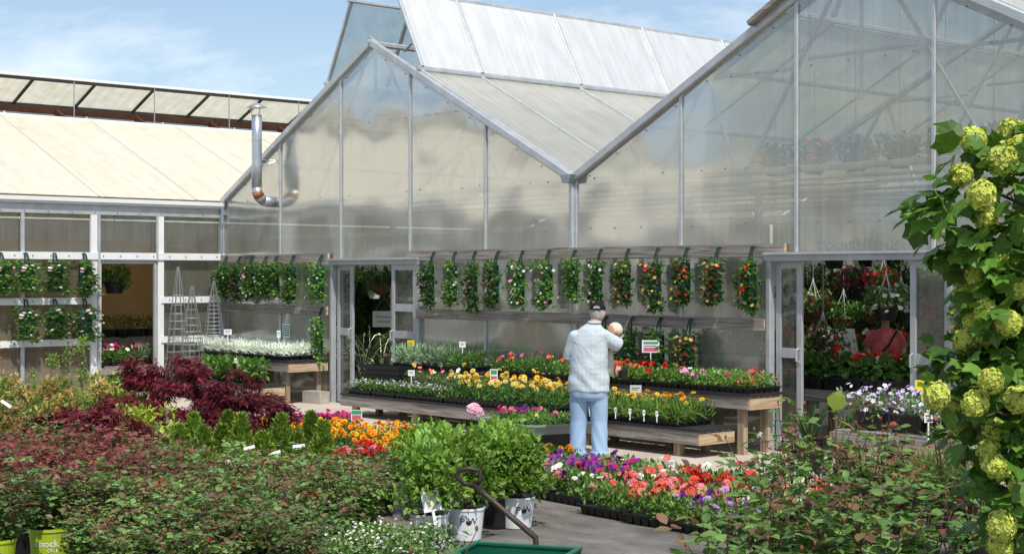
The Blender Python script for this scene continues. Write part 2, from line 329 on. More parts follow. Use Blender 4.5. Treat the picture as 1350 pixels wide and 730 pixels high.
M['tagp']=simple('pink print',(.60,.12,.18),.5)
M['stem']=simple('stem',(.10,.085,.035),.7,0,.3,20.)
M['stemr']=simple('red stem',(.13,.05,.03),.7,0,.3,20.)
M['bark']=simple('bark',(.11,.085,.06),.9,0,.35,25.,.6,40.)
M['wire']=simple('galvanised wire',(.42,.43,.44),.4,.6)
M['wirew']=simple('white hanger wire',(.78,.78,.76),.4)
M['greytub']=simple('grey green plastic tub',(.26,.30,.27),.45,0,.12,6.)
M['cart']=simple('green painted steel',(.006,.11,.06),.4,0,.25,6.,.1,20.)
M['rust']=simple('worn dark steel',(.055,.038,.03),.5,.4,.45,14.,.2,40.)
M['copper']=simple('rusted elbow',(.42,.16,.06),.5,.4,.4,14.)
M['pipe']=simple('galvanised pipe',(.52,.56,.60),.35,.7,.12,6.)
M['block']=simple('concrete block',(.42,.38,.33),.95,0,.2,8.,.5,40.)
M['coco']=simple('coir liner',(.16,.10,.05),.95,0,.5,25.,.9,30.)
M['tan']=simple('tan painted board',(.66,.41,.18),.8,0,.12,2.)
M['brown']=simple('brown boards',(.42,.25,.15),.8,0,.25,4.,.1,10.,.2,(1,.3,6))
M['tubgrey']=simple('dark grey plastic',(.12,.12,.14),.35,.1,.1,5.)

# ================================================================== ground
g=MB(); g.add([(-900,-900,0),(900,-900,0),(900,900,0),(-900,900,0)],[(0,1,2,3)]); structure('ground',g,M['dirt'])
YB=-2.55
g=MB(); g.add([(0.12,YB,.004),(40,YB,.004),(40,-.02,.004),(.12,-.02,.004)],[(0,1,2,3)]); structure('pavement',g,M['concrete'])
g=MB(); g.add([(-9,.0,.004),(40,.0,.004),(40,15,.004),(-9,15,.004)],[(0,1,2,3)]); structure('greenhouse_floor',g,simple('greenhouse floor',(.20,.18,.15),.9,0,.3,3.,.3,20.))
# ground cloth, slightly puckered
g=MB(); nx,ny=90,40; xs=np.linspace(.3,34,nx); ys=np.linspace(-16,YB-.01,ny)
zz=.010+.004*np.sin(xs[:,None]*3.1+ys[None,:]*1.3)*np.sin(ys[None,:]*2.3+xs[:,None]*.7)
vv=[(xs[i],ys[j],zz[i,j]) for i in range(nx) for j in range(ny)]
g.add(vv,[(i*ny+j,(i+1)*ny+j,(i+1)*ny+j+1,i*ny+j+1) for i in range(nx-1) for j in range(ny-1)])
structure('ground_cloth',g,M['fabric']); bpy.data.objects['ground_cloth'].data.shade_smooth()
ZG=.014

# ================================================================== the two gabled bays
BW=8.93; EAVE=3.26; APEX=5.55; SL=(APEX-EAVE)/(BW/2); LEN=15.0
def roofz(x,x0): return EAVE+SL*(BW/2-abs(x-x0-BW/2))
mulls=[.05,1.89,3.64,5.42,7.15,8.88]
def facade_panel(root, xa, xb, z0, x0, top=None, mat='poly'):
    xa+=.012; xb-=.012; g=MB()
    if top is None:
        pts=[(xa,0,z0),(xb,0,z0),(xb,0,roofz(xb,x0)-.02)]
        mid=x0+BW/2
        if xa<mid<xb: pts.append((mid,0,APEX-.02))
        pts.append((xa,0,roofz(xa,x0)-.02))
    else: pts=[(xa,0,z0),(xb,0,z0),(xb,0,top),(xa,0,top)]
    g.poly(pts,(0,.01,0)); return P('wall_panel',g,M[mat],root)
def bolts(root, pts, d=(0,-1,0)):
    g=MB()
    for p in pts:
        p=np.array(p,float); g.tube([p,p+np.array(d)*.008,p+np.array(d)*.012],[.010,.010,.005],6)
    return P('bolt_row',g,M['bolt'],root,kind='stuff')
def gable_bay(x0, label, doors, vent_fascia):
    root=thing('greenhouse_bay',label,'greenhouse',(0,0,0),0,'gabled greenhouse bays')
    ml=[x0+m for m in mulls]; da,db=doors
    # upper sheets and lower sheets
    for a,b in zip(ml[:-1],ml[1:]):
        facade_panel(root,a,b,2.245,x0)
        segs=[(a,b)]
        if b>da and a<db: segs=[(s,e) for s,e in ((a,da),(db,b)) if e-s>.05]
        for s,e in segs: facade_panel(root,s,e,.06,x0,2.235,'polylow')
    for m in ml:
        lo=.0 if not (da-.02<m<db+.02) else 2.25
        g=MB(); g.bar((m,-.014,lo),(m,-.014,roofz(m,x0)-.04),.045,.028,.2,(0,1,0)); P('mullion',g,M['alu'],root)
    for s,e in ((x0+.05,da),(db,x0+BW-.05)):
        g=MB(); g.bar((s,-.008,.035),(e,-.008,.035),.03,.07,.15); P('sill',g,M['alu'],root)
    # sheet screws along purlin lines
    zs=[2.6,3.25,4.34]; pts=[]; jt=random.Random(int(x0)+3)
    for z in zs:
        for x in np.arange(x0+.3,x0+BW-.2,.45):
            if z<roofz(x,x0)-.1 and jt.random()<.72: pts.append((x+jt.uniform(-.12,.12),0.0,z+jt.uniform(-.012,.012)))
    for x in np.arange(x0+.3,x0+BW-.2,.5): pts.append((x,0,roofz(x,x0)-.13))
    bolts(root,pts)
    # rake trim along the gable
    for sgn in (0,1):
        a=(x0 if sgn==0 else x0+BW,-.03,EAVE); b=(x0+BW/2,-.03,APEX)
        g=MB(); g.bar(a,b,.11,.075,.2,(0,-1,0)); P('rake_trim',g,M['alu'],root)
    # end trusses just behind the sheets and further in
    for k,y in enumerate((.06,3.7,7.4,11.1)):
        g=MB(); w=.075
        ch=lambda a,b,t=w: g.bar((x0+a[0],y,a[1]),(x0+b[0],y,b[1]),t,t,.2)
        ch((.1,EAVE-.06),(BW-.1,EAVE-.06)); ch((.05,EAVE-.05),(BW/2,APEX-.12)); ch((BW/2,APEX-.12),(BW-.05,EAVE-.05))
        for s in (1,-1):
            X=lambda d:BW/2-s*d
            zr=lambda d:APEX-.12-SL*d
            ch((X(1.6),EAVE-.06),(X(.25),zr(.25)),.045); ch((X(1.75),EAVE-.06),(X(2.2),zr(2.2)),.045)
            ch((X(3.0),EAVE-.06),(X(2.3),zr(2.3)),.04); ch((X(3.15),EAVE-.06),(X(3.5),zr(3.5)),.04)
            ch((X(2.1),4.34),(X(.95),4.34),.04); ch((X(.7),4.43),(X(.0),4.43),.04)
        ch((BW/2,APEX-.2),(BW/2,3.9),.035)
        P('truss',g,M['alu'],root)
    g=MB()
    for z in (1.02,2.62):                     # girts behind the sheets
        for s,e in ((x0+.1,da-.06),(db+.06,x0+BW-.1)) if z<2.2 else ((x0+.1,x0+BW-.1),): g.bar((s,.07,z),(e,.07,z),.05,.07,.15)
    P('girt',g,M['alu'],root)
    for y in (3.7,7.4,11.1):
        for xx in (x0+.02,x0+BW-.02) if x0>5 else (x0+.02,):
            g=MB(); g.bar((xx,y,0),(xx,y,EAVE),.09,.09,.15); P('column',g,M['alu'],root)
    # roof: lower slope sheets, caps, vents
    hinge=1.2; caps=[.02,1.17]+[1.17+2.07*i for i in range(1,7)]+[LEN]
    for s in (1,-1):
        ev=(x0+BW/2+s*BW/2, EAVE+.03); hg=(x0+BW/2+s*hinge, APEX-SL*hinge+.05)
        tp=(x0+BW/2+s*.56, APEX-SL*hinge+1.33)
        for y0,y1 in zip(caps[:-1],caps[1:]):
            g=MB(); g.poly([(ev[0],y0+.02,ev[1]),(hg[0],y0+.02,hg[1]),(hg[0],y1-.02,hg[1]),(ev[0],y1-.02,ev[1])],(0,0,.012)); P('roof_panel',g,M['roofclear'],root)
        for y in caps:
            g=MB(); g.bar((ev[0],y,ev[1]+.02),(hg[0],y,hg[1]+.02),.05,.035,.2,(0,0,1)); P('roof_cap',g,M['alu'],root)
        for fr in (.36,.7):
            g=MB(); px=ev[0]+(hg[0]-ev[0])*fr; pz=ev[1]+(hg[1]-ev[1])*fr-.035; g.bar((px,.1,pz),(px,LEN,pz),.05,.05,.15); P('purlin',g,M['alu'],root)
        v=MB(); v.bar((hg[0],-.06,hg[1]+.05),(hg[0],LEN,hg[1]+.05),.05,.06,.2); v.bar((tp[0],-.06,tp[1]),(tp[0],LEN,tp[1]),.06,.06,.2)
        vf=P('vent_frame',v,M['alu'],root)
        for y0,y1 in zip(caps[:-1],caps[1:]):
            g=MB(); g.poly([(hg[0],y0+.03,hg[1]+.08),(tp[0],y0+.03,tp[1]),(tp[0],y1-.03,tp[1]),(hg[0],y1-.03,hg[1]+.08)],(s*.01,0,.006)); P('vent_panel',g,M['vent' if s>0 else 'ventclear'],vf)
        for y in caps:
            g=MB(); g.bar((hg[0]+s*.02,y,hg[1]+.08),(tp[0]+s*.02,y,tp[1]),.06,.05,.2,(s,0,.3)); P('vent_cap',g,M['alu'],vf)
        for y in (.5,4.2,7.9,11.5):             # vent arms
            g=MB(); g.bar((x0+BW/2+s*.15,y,APEX-.1),(x0+BW/2+s*.78,y,APEX-SL*hinge+.85),.035,.035,.2); P('vent_arm',g,M['alu'],vf)
    g=MB(); g.bar((x0+BW/2,.0,APEX-.02),(x0+BW/2,LEN,APEX-.02),.08,.08,.2); P('ridge_beam',g,M['alu'],root)
    g=MB(); g.poly([(x0+.05,LEN,0),(x0+BW-.05,LEN,0),(x0+BW-.05,LEN,EAVE),(x0+BW/2,LEN,APEX),(x0+.05,LEN,EAVE)],(0,.01,0)); P('rear_panel',g,M['rear'],root)
    return root
mid=gable_bay(0.0,'middle gabled greenhouse bay with open roof vents and clear cloudy sheets',(3.43,5.66),False)
rgt=gable_bay(BW,'right gabled greenhouse bay with peak cropped by the top of the picture',(12.2,14.56),True)
# timber fascia at the vent of the right bay
g=MB(); g.bar((8.93+BW/2-1.42,-.1,roofz(8.93+BW/2-1.42,8.93)+.07),(8.93+BW/2-.6,-.1,roofz(8.93+BW/2-.6,8.93)+.09),.07,.12,.2,(0,-1,0)); P('vent_fascia',g,M['woodx'],rgt)
# valley gutters
for gx,r in ((8.93,mid),):
    g=MB(); g.poly([(gx-.10,-.16,EAVE+.05),(gx-.06,-.16,EAVE-.06),(gx+.06,-.16,EAVE-.06),(gx+.10,-.16,EAVE+.05)],(0,LEN,0)); P('valley_gutter',g,M['gutter'],r)
g=MB(); g.bar((8.93,-.035,2.245),(8.93,-.035,EAVE-.06),.06,.05,.2,(0,1,0)); P('valley_post',g,M['alu'],mid)
g=MB(); g.bar((17.86,-.03,0),(17.86,-.03,EAVE),.1,.08,.2,(0,1,0)); P('corner_post',g,M['alu'],rgt)
# side wall of the right bay
for k in range(8):
    g=MB(); y0=.05+k*1.86; g.poly([(17.86,y0,.06),(17.86,y0+1.82,.06),(17.86,y0+1.82,EAVE-.05),(17.86,y0,EAVE-.05)],(.01,0,0)); P('side_panel',g,M['polylow'],rgt)

# timber rails carrying the hanging pouches
def rail(root, xa, xb, za, zb, mat='woodx', endm='woody'):
    g=MB(); g.box((xa,-.078,za),(xb-.012,-.034,zb)); P('rail',g,M[mat],root)
    g=MB(); g.box((xb-.012,-.077,za+.001),(xb,-.035,zb-.001)); P('rail_end',g,M[endm],root)
rail(mid,.06,3.37,2.215,2.35); rail(mid,.06,3.33,1.375,1.51)
rail(mid,5.40,8.925,2.222,2.362); rail(mid,5.66,8.925,1.372,1.508); rail(rgt,8.935,12.45,2.218,2.36); rail(rgt,8.935,12.16,1.37,1.505)
rail(rgt,14.62,17.8,1.37,1.505)

# sliding doors
def door_leaf(root, xa, xb, y, z1, rails, handle):
    d=MB(); w=.075
    d.bar((xa+w/2,y,.02),(xa+w/2,y,z1),w,.04,.12,(0,1,0)); d.bar((xb-w/2,y,.02),(xb-w/2,y,z1),w,.04,.12,(0,1,0))
    zc=[.02+.06]+rails+[z1-.04]
    for z,h in zip(zc,[.12]+[.11]*len(rails)+[.08]): d.bar((xa+w,y,z),(xb-w,y,z),.036,h,.1)
    o=P('sliding_door',d,M['alud'],root)
    for a,b in zip(zc[:-1],zc[1:]):
        g=MB(); g.box((xa+w,y-.004,a+.05),(xb-w,y+.004,b-.05)); P('pane',g,M['glass'],o)
    g=MB(); hx=xb-w/2 if handle>0 else xa+w/2
    g.tube([(hx,y-.02,1.02),(hx,y-.07,1.04),(hx,y-.07,1.16),(hx,y-.02,1.18)],.012,6); g.box((hx-.025,y-.028,1.0),(hx+.025,y-.02,1.2)); P('handle',g,M['alud'],o)
    return o
for root,(a,b,ol,orr) in ((mid,(3.43,5.66,3.90,5.02)),(rgt,(12.20,14.56,12.61,14.03))):
    for nm,x in (('door_jamb',a),('door_jamb',b)):
        g=MB(); g.bar((x,-.02,0),(x,-.02,2.2),.07,.09,.15,(0,1,0)); P(nm,g,M['alud'],root)
    g=MB(); g.box((a-.04,-.085,2.165),(b+.06,.02,2.245)); P('door_header',g,M['alud'],root)
    g=MB(); g.box((a-.02,-.13,2.235),(b+.05,-.03,2.262)); P('door_track',g,M['alu'],root)
    door_leaf(root,a+.04,ol,.05,2.16,[1.12],1)
    door_leaf(root,orr,b-.04,-.035 if root is mid else .05,2.16,[1.12,1.52] if root is mid else [1.12],-1)

# ================================================================== the left bay
lb=thing('greenhouse_bay','long left greenhouse bay with cream sheet roof and white framed wall','greenhouse',(0,0,0),0,'gabled greenhouse bays')
LS=.42; LY0=-20.0
for k in range(0,17):
    y=-1.21*k
    if k in (1,2):
        g=MB(); g.box((.0,y-.055,0),(.06,y+.055,2.995)); P('post',g,M['white'],lb)
        g=MB(); g.box((.061,y+.06,0),(.085,y+.10,2.995) if k==2 else (.085,y+.095,2.995)) if k==2 else g.box((.061,y-.10,2.25),(.085,y-.06,2.995)); P('mullion',g,M['alu'],lb)
    else:
        g=MB(); g.box((.0,y-.028 if k else y-.07,0),(.05,y+.028 if k else y-.015,2.995)); P('mullion' if k else 'corner_post',g,M['alud' if k==0 else 'alu'],lb)
    if k==16: break
    ya,yb=y-1.21+.03,y-.03
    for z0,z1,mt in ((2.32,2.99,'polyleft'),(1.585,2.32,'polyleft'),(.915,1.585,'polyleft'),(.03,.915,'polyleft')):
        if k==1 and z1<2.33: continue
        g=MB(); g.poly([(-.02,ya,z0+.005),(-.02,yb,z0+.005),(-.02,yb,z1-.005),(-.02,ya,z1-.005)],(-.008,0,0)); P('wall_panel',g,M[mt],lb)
    for z0,z1 in ((2.262,2.378),(1.532,1.640),(.862,.970)):
        if k==1 and z1<2.3: continue
        off=.062 if z0>2 else .058
        g=MB(); g.box((.051,ya-.03+(.003 if z0<2 else .0),z0),(.051+off-.03,yb+.03-(.003 if z0<2 else .001),z1)); o=P('wall_rail',g,M['white'],lb)
        b=MB()
        for yy in np.linspace(ya+.12,yb-.12,4): b.tube([(.051+off-.03,yy,(z0+z1)/2),(.051+off-.02,yy,(z0+z1)/2)],.011,6)
        P('screw',b,M['bolt'],o,kind='stuff')
g=MB(); g.box((.0,-2.34,2.20),(.048,-1.28,2.258)); P('door_header',g,M['alud'],lb)
g=MB(); g.box((.0,-2.335,0),(.046,-2.29,2.199)); P('door_jamb',g,M['white'],lb)
g=MB(); g.box((.0,-1.33,0),(.046,-1.275,2.199)); P('door_jamb',g,M['alud'],lb)
# eaves: aluminium strip and gutter
g=MB(); g.box((.0,LY0,3.0),(.045,-.02,3.15)); P('eaves_strip',g,M['alu'],lb)
bolts(lb,[(.045,y,3.03) for y in np.arange(-6,-.2,.4)],(1,0,0))
g=MB(); g.poly([(.0,LY0,3.155),(.10,LY0,3.155),(.135,LY0,3.20),(.135,LY0,3.265),(.12,LY0,3.265),(.11,LY0,3.22),(.0,LY0,3.22)],(0,-LY0-.02,0)); P('gutter',g,M['white'],lb)
g=MB(); g.box((.05,-.06,3.05),(.12,-.0,3.15)); g.tube([(.09,-.05,3.16),(.09,-.05,2.9),(.06,-.05,2.8),(.06,-.05,.05)],.03,8); P('downpipe',g,M['gutter'],lb)
# roof slope towards the yard
capY=[LY0]+[-2.35-1.8*k for k in range(9,-1,-1)]+[-.55,1.25,3.05,4.85,6.65,8.45,10.25,12.05,13.85,LEN]
rt=-4.0
for a,b in zip(capY[:-1],capY[1:]):
    g=MB(); g.poly([(.08,a+.015,3.29),(rt,a+.015,3.29-LS*rt),(rt,b-.015,3.29-LS*rt),(.08,b-.015,3.29)],(0,0,.012)); P('roof_panel',g,M['roof'],lb)
for y in capY:
    g=MB(); g.bar((.08,y,3.295),(rt,y,3.295-LS*rt),.035,.02,.2); P('roof_cap',g,M['capgrey'],lb)
g=MB(); g.bar((rt,LY0,3.30-LS*rt),(rt,LEN,3.30-LS*rt),.05,.05,.15); P('roof_edge',g,M['white'],lb)
for fr in (.33,.66):
    g=MB(); px=fr*rt; g.bar((px,LY0,3.23-LS*px),(px,LEN,3.23-LS*px),.05,.06,.1); P('purlin',g,M['alu'],lb)
g=MB(); g.poly([(-BW,LY0,3.29),(-5.45,LY0,4.74),(-5.45,LEN,4.74),(-BW,LEN,3.29)],(0,0,.012)); P('roof_panel',g,M['roof'],lb)
# raised vent on the far slope, seen from beneath
va=(-5.5,5.36); vb=(-4.5,5.77); vy=[-1.44+1.27*k for k in range(-14,13)]
fr_=MB(); fr_.bar((va[0],vy[0],va[1]),(va[0],vy[-1],va[1]),.06,.06,.1); fr_.bar((vb[0]-.01,vy[0],vb[1]-.02),(vb[0]-.01,vy[-1],vb[1]-.02),.05,.06,.1)
vf=P('vent_frame',fr_,M['darkmetal'],lb)
g=MB(); g.bar((vb[0]+.03,vy[0],vb[1]+.03),(vb[0]+.03,vy[-1],vb[1]+.03),.06,.05,.1); P('vent_edge',g,M['white'],vf)
for a,b in zip(vy[:-1],vy[1:]):
    g=MB(); g.poly([(va[0],a+.01,va[1]+.035),(vb[0],a+.01,vb[1]+.03),(vb[0],b-.01,vb[1]+.03),(va[0],b-.01,va[1]+.035)],(0,0,.01)); P('vent_panel',g,M['ventleft'],vf)
for y in vy:
    g=MB(); g.bar((va[0],y,va[1]),(vb[0],y,vb[1]),.05,.05,.1); P('vent_rafter',g,M['darkmetal'],vf)
for k in range(-8,9):
    y=-.65+1.72*k
    g=MB(); g.tube([(vb[0]+.03,y,4.72),(vb[0]+.03,y,vb[1])],.013,5); P('vent_strut',g,M['wire'],lb)
    if y>LY0:
        g=MB(); g.poly([(-5.6,y-.9,4.78),(-5.6,y-.9,5.30),(-5.6,y+.78,5.30),(-5.6,y+.78,4.78)],(-.01,0,0)); P('monitor_panel',g,M['roofclear'],lb)
        g=MB(); g.poly([(-5.3,y-.02,5.30),(-4.4,y-.02,4.88),(-5.3,y-.02,4.80)],(0,.06,0)); P('gusset',g,M['rustwood'],lb)
g=MB(); g.bar((-5.3,LY0,5.25),(-5.3,LEN,5.25),.08,.12,.1); P('monitor_beam',g,M['rustwood'],lb)
for yy in (LY0,LEN):
    g=MB(); g.poly([(-BW,yy,0),(-.05,yy,0),(-.05,yy,3.2),(-4.4,yy,5.0),(-BW,yy,3.2)],(0,.01,0)); P('end_panel',g,M['rear'],lb)
g=MB(); g.poly([(-BW,LY0,0),(-BW,LEN,0),(-BW,LEN,3.25),(-BW,LY0,3.25)],(-.01,0,0)); P('side_panel',g,M['rear'],lb)
# brown boards inside, behind the lower sheets
for z0,z1 in ((.03,.42),(.43,.83),(.93,1.22)):
    g=MB(); g.box((-.065,-9.0,z0),(-.04,-2.45,z1)); P('board',g,M['brown'],lb)
# flue pipe beside the corner
fl=thing('flue_pipe','galvanised flue pipe with rusty elbow rising beside the left gable edge','pipe',(1.68,-.33,3.30))
g=MB(); g.tube([(0,0,.14),(0,0,.5),(0,0,.95),(0,0,1.34)],.085,16); o=P('pipe',g,M['pipe'],fl,True)
for z in (.50,.93):
    g=MB(); g.tube([(0,0,z-.012),(0,0,z+.012)],.090,16); P('joint_band',g,M['pipe'],o)
g=MB(); g.tube([(0,0,.15),(0,.01,.06),(0,.06,-.02),(0,.12,-.06)],.088,16); P('elbow',g,M['pipe'],fl,True); g=MB(); g.tube([(0,.0,.10),(0,.02,.045),(0,.05,.0)],.0895,16); P('rust_band',g,M['copper'],fl,True)
g=MB(); g.tube([(0,.12,-.06),(0,.22,-.08),(0,.33,-.08)],.088,16); P('wall_pipe',g,M['pipe'],fl,True)
g=MB(); g.lathe([(.0,1.55),(.06,1.53),(.17,1.47),(.17,1.462),(.05,1.50),(0,1.50)],20); P('rain_cap',g,M['pipe'],fl,True)
g=MB()
for a in range(3): g.tube([(.08*math.cos(a*2.1),.08*math.sin(a*2.1),1.33),(.1*math.cos(a*2.1),.1*math.sin(a*2.1),1.48)],.008,5)
P('cap_strut',g,M['pipe'],fl)
g=MB(); g.tube([(.0,0,.62),(.02,.22,.60),(.05,.33,.62)],.008,5); g.tube([(.0,0,.52),(.02,.22,.55),(.05,.33,.6)],.008,5); P('wall_bracket',g,M['pipe'],fl)

# ================================================================== plants: generators
def rnd(n,a=0.,b=1.): return rng.uniform(a,b,n)
def vary(cols, n, amt=.28):
    cols=np.array(cols,float); c=cols[rng.integers(0,len(cols),n)]; return c*(1+rng.uniform(-amt,amt,(n,1)))
def dirs(n): return nrmz(rng.normal(size=(n,3)))
def clumps(mb, centers, radii, n, t, Ln, Wd, cols, up=.35, droop=0., flat=1., amt=.28):
    """leaves in clumps: n leaves per clump, pointing outward"""
    centers=np.asarray(centers,float); k=len(centers); radii=np.broadcast_to(np.asarray(radii,float),(k,))
    ci=np.repeat(np.arange(k),n); m=len(ci)
    d=dirs(m); d[:,2]*=flat; rr=radii[ci]*rnd(m,.35,1.)**.6
    pos=centers[ci]+d*rr[:,None]
    ax=nrmz(d+rng.normal(size=(m,3))*.55+np.array((0,0,up-droop))); nr=nrmz(np.array((0,0,1.))+rng.normal(size=(m,3))*.45+d*.4)
    k_=rnd(m,.55,1.4); mb.inst(t,pos-ax*Ln*.3,ax,nr,Ln*k_,Wd*k_*rnd(m,.8,1.2),vary(cols,m,amt)); return mb
def stems(mb, base, tips, r0=.006, r1=.002, bend=.15):
    for tp in tips:
        b=np.array(base,float)+np.r_[rng.normal(size=2)*.02,0]; tp=np.array(tp,float); m=(b+tp)/2+np.r_[(tp-b)[:2]*bend*rng.normal(),.05*np.linalg.norm(tp-b)]
        mb.tube([b,m,tp],[r0,(r0+r1)/2,r1],5)
    return mb
def pot_mesh(r, h, mat, taper=.8, name='pot'):
    g=MB(); g.lathe([(0,0),(r*taper*.98,0),(r*taper,.005),(r*.985,h*.93),(r*1.03,h*.935),(r*1.03,h),(r*.97,h),(r*.95,h*.9),(0,h*.88)],28); return g.mesh(name,mat,False)
def soil_mesh(r,z):
    g=MB(); g.lathe([(0,z+.012),(r*.5,z+.010),(r*.95,z)],20); return g.mesh('soil',M['soil'],True)
POT={'white':(pot_mesh(.145,.245,M['potwhite']),soil_mesh(.137,.225)),'lime':(pot_mesh(.14,.30,M['potgreen'],.8),soil_mesh(.132,.275)),
     'black':(pot_mesh(.13,.24,M['black']),soil_mesh(.122,.22)),'small':(pot_mesh(.075,.13,M['black']),soil_mesh(.07,.12))}
def add_pot(root,kind):
    o=part('pot',POT[kind][0],root); part('soil',POT[kind][1],o); return o
def text_mesh(txt, size, mat, bold=False):
    cu=bpy.data.curves.new('print','FONT'); cu.body=txt; cu.size=size; cu.align_x='CENTER'; cu.align_y='CENTER'; cu.extrude=.0; cu.resolution_u=2
    if bold: cu.offset=size*.012
    o=bpy.data.objects.new('print',cu); COL.objects.link(o); dg=bpy.context.evaluated_depsgraph_get(); me=bpy.data.meshes.new_from_object(o.evaluated_get(dg)); bpy.data.objects.remove(o)
    me.materials.clear(); me.materials.append(mat); return me
def wrap(me, r_at, zc, ang0):
    """lay flat print round a pot: x runs round it, y up"""
    for v in me.vertices:
        r=r_at(zc+v.co.y)+.002; a=ang0+v.co.x/r; z=zc+v.co.y; v.co=Vector((r*math.cos(a),r*math.sin(a),z))
    return me
# ---- roses
G_ROSE=[(.10,.175,.045),(.08,.15,.04),(.135,.20,.055),(.095,.165,.06)]; R_ROSE=[(.125,.085,.038),(.105,.10,.038),(.12,.06,.036)]; B_ROSE=[(.13,.035,.033),(.16,.055,.042),(.09,.045,.03),(.08,.10,.035)]
def rose_mesh(h=.42, spread=.30, ncane=20, top=R_ROSE, body=G_ROSE, mix=.33, leaf=.050, nodes=11, t=LEAF, low=.05, lean=1.0):
    fol=MB(); st=MB(); tips=[]
    for c in range(ncane):
        a=rnd(1)[0]*6.283; rr=spread*math.sqrt(rnd(1)[0]); hh=h*(rnd(1,.7,1.08)[0] if c%6 else rnd(1,1.1,1.3)[0])
        tip=np.array((rr*math.cos(a),rr*math.sin(a),hh)); b=np.array((rr*.25*math.cos(a),rr*.25*math.sin(a),0)); m=b*.35+tip*.65+np.array((0,0,-.08*h))+np.r_[rng.normal(size=2)*.02,0]
        pts=np.array([b,(b+m)/2,m,tip]); st.tube(pts,[.005,.004,.003,.0018],5); tips.append(tip)
        for k in range(nodes):
            f=.04+.96*(k+.5)/nodes; q=pts[0]+(pts[3]-pts[0])*f
            an=rnd(1)[0]*6.283; out=np.array((math.cos(an),math.sin(an),rnd(1,-.45,.5)[0])); out=nrmz(out+np.r_[tip[:2]*1.2,0])
            ln=leaf*rnd(1,1.2,2.8)[0]; side=nrmz(np.cross(out,(0,0,1.)))
            pos=[];ax=[]
            for j,(u,s) in enumerate(((1.,0),(.72,1),(.72,-1),(.4,1),(.4,-1))):
                pos.append(q+out*ln*u+side*s*.006); ax.append(nrmz(out*(1 if s==0 else .55)+side*s*.9+rng.normal(size=3)*.18))
            red=(f>.80 and rnd(1)[0]<.6) or rnd(1)[0]<mix*.22
            cols=vary(top if red else body,5,.3)
            nr=np.array((0,0,1.))+rng.normal(size=(5,3))*.35
            fol.inst(t,pos,ax,nr,leaf*(kq_:=rnd(1,.6,1.35)[0])*rnd(5,.8,1.15),leaf*.64*kq_*rnd(5,.85,1.15),cols)
    return fol.mesh('foliage',M['leaf']),st.mesh('canes',M['stemr']),tips
ROSE_G=[rose_mesh() for _ in range(5)]
ROSE_B=[rose_mesh(.44,.30,16,[(.18,.045,.04),(.14,.05,.04)],B_ROSE,.9) for _ in range(3)]
# ---- blooms as meshes of their own
def rosette(r, col, ccol, layers=3, n=9, cup=.5):
    g=MB()
    for l in range(layers):
        f=1-l*.27; m=max(5,n-l*2)
        for k in range(m):
            a=2*math.pi*(k+.5*l)/m+rnd(1,-.1,.1)[0]; ax=np.array((math.cos(a),math.sin(a),cup*(.25+.5*l)))
            g.inst(LEAF,[(0,0,r*.12*l)],[ax],[(0,0,1)],r*f,r*f*.85,[np.array(col)*(1-.12*l)*rnd(1,.85,1.15)[0]])
    g.ball((0,0,r*.25),r*.22,6,4,ccol); return g.mesh('bloom',M['petal'])
def umbel(r, col, col2, n=16):
    g=MB(); d=dirs(n*3); d=d[d[:,2]>-.15][:n]; d[:,2]*=.75
    g.flowers(FLOW5,d*r*.72,d+np.array((0,0,.25)),r*rnd(len(d),.38,.52),vary([col,col2],len(d),.18),np.array(col)*.7); return g.mesh('bloom',M['petal'])
def trumpet(r, col, ccol):
    g=MB(); g.flowers(flower(5,.84,.35,.34),[(0,0,0)],[(0,0,1)],r,[col],ccol); g.lathe([(r*.08,-r*.9),(r*.12,-r*.3),(r*.3,r*.12)],6,col=np.array(col)*.6); return g.mesh('bloom',M['petal'])
OR=(.80,.30,.008); YE=(.80,.52,.03); LY=(.80,.60,.12); RD=(.60,.012,.012); CO=(.72,.085,.05); PK=(.72,.12,.16); MG=(.52,.008,.17); HP=(.62,.03,.18); PU=(.13,.015,.22); VI=(.25,.04,.33); LV=(.50,.34,.60); WH=(.80,.80,.76); LP=(.75,.45,.52); BU=(.10,.006,.02); SA=(.75,.22,.12)
BL={'marigold_orange':[rosette(.036,OR,(.5,.12,.01)) for _ in range(2)],'marigold_yellow':[rosette(.031,(.80,.54,.025),OR) for _ in range(2)],'marigold_pale':[rosette(.034,(.82,.64,.17),YE) for _ in range(2)],
    'rose_red':[rosette(.036,(.60,.02,.03),(.3,.01,.02),3,7,.9)],'rose_pink':[rosette(.032,(.70,.13,.16),(.5,.05,.08),3,7,.9)],
    'ger_coral':[umbel(.048,(.72,.11,.07),SA) for _ in range(2)],'ger_red':[umbel(.050,RD,(.7,.03,.02))],'ger_pink':[umbel(.048,(.74,.20,.24),(.80,.34,.36)) for _ in range(2)],'ger_light':[umbel(.055,(.78,.38,.52),(.80,.5,.6),22)],
    'pet_purple':[trumpet(.034,VI,(.06,.005,.10))],'pet_dark':[trumpet(.032,PU,(.03,.003,.05))],'pet_white':[trumpet(.034,WH,(.55,.6,.25))],'pet_pink':[trumpet(.034,HP,(.3,.01,.08))],'pet_lav':[trumpet(.036,LV,(.16,.03,.22))],'pet_mag':[trumpet(.034,MG,(.25,.0,.1))],'pet_rose':[trumpet(.034,PK,(.6,.3,.1))]}
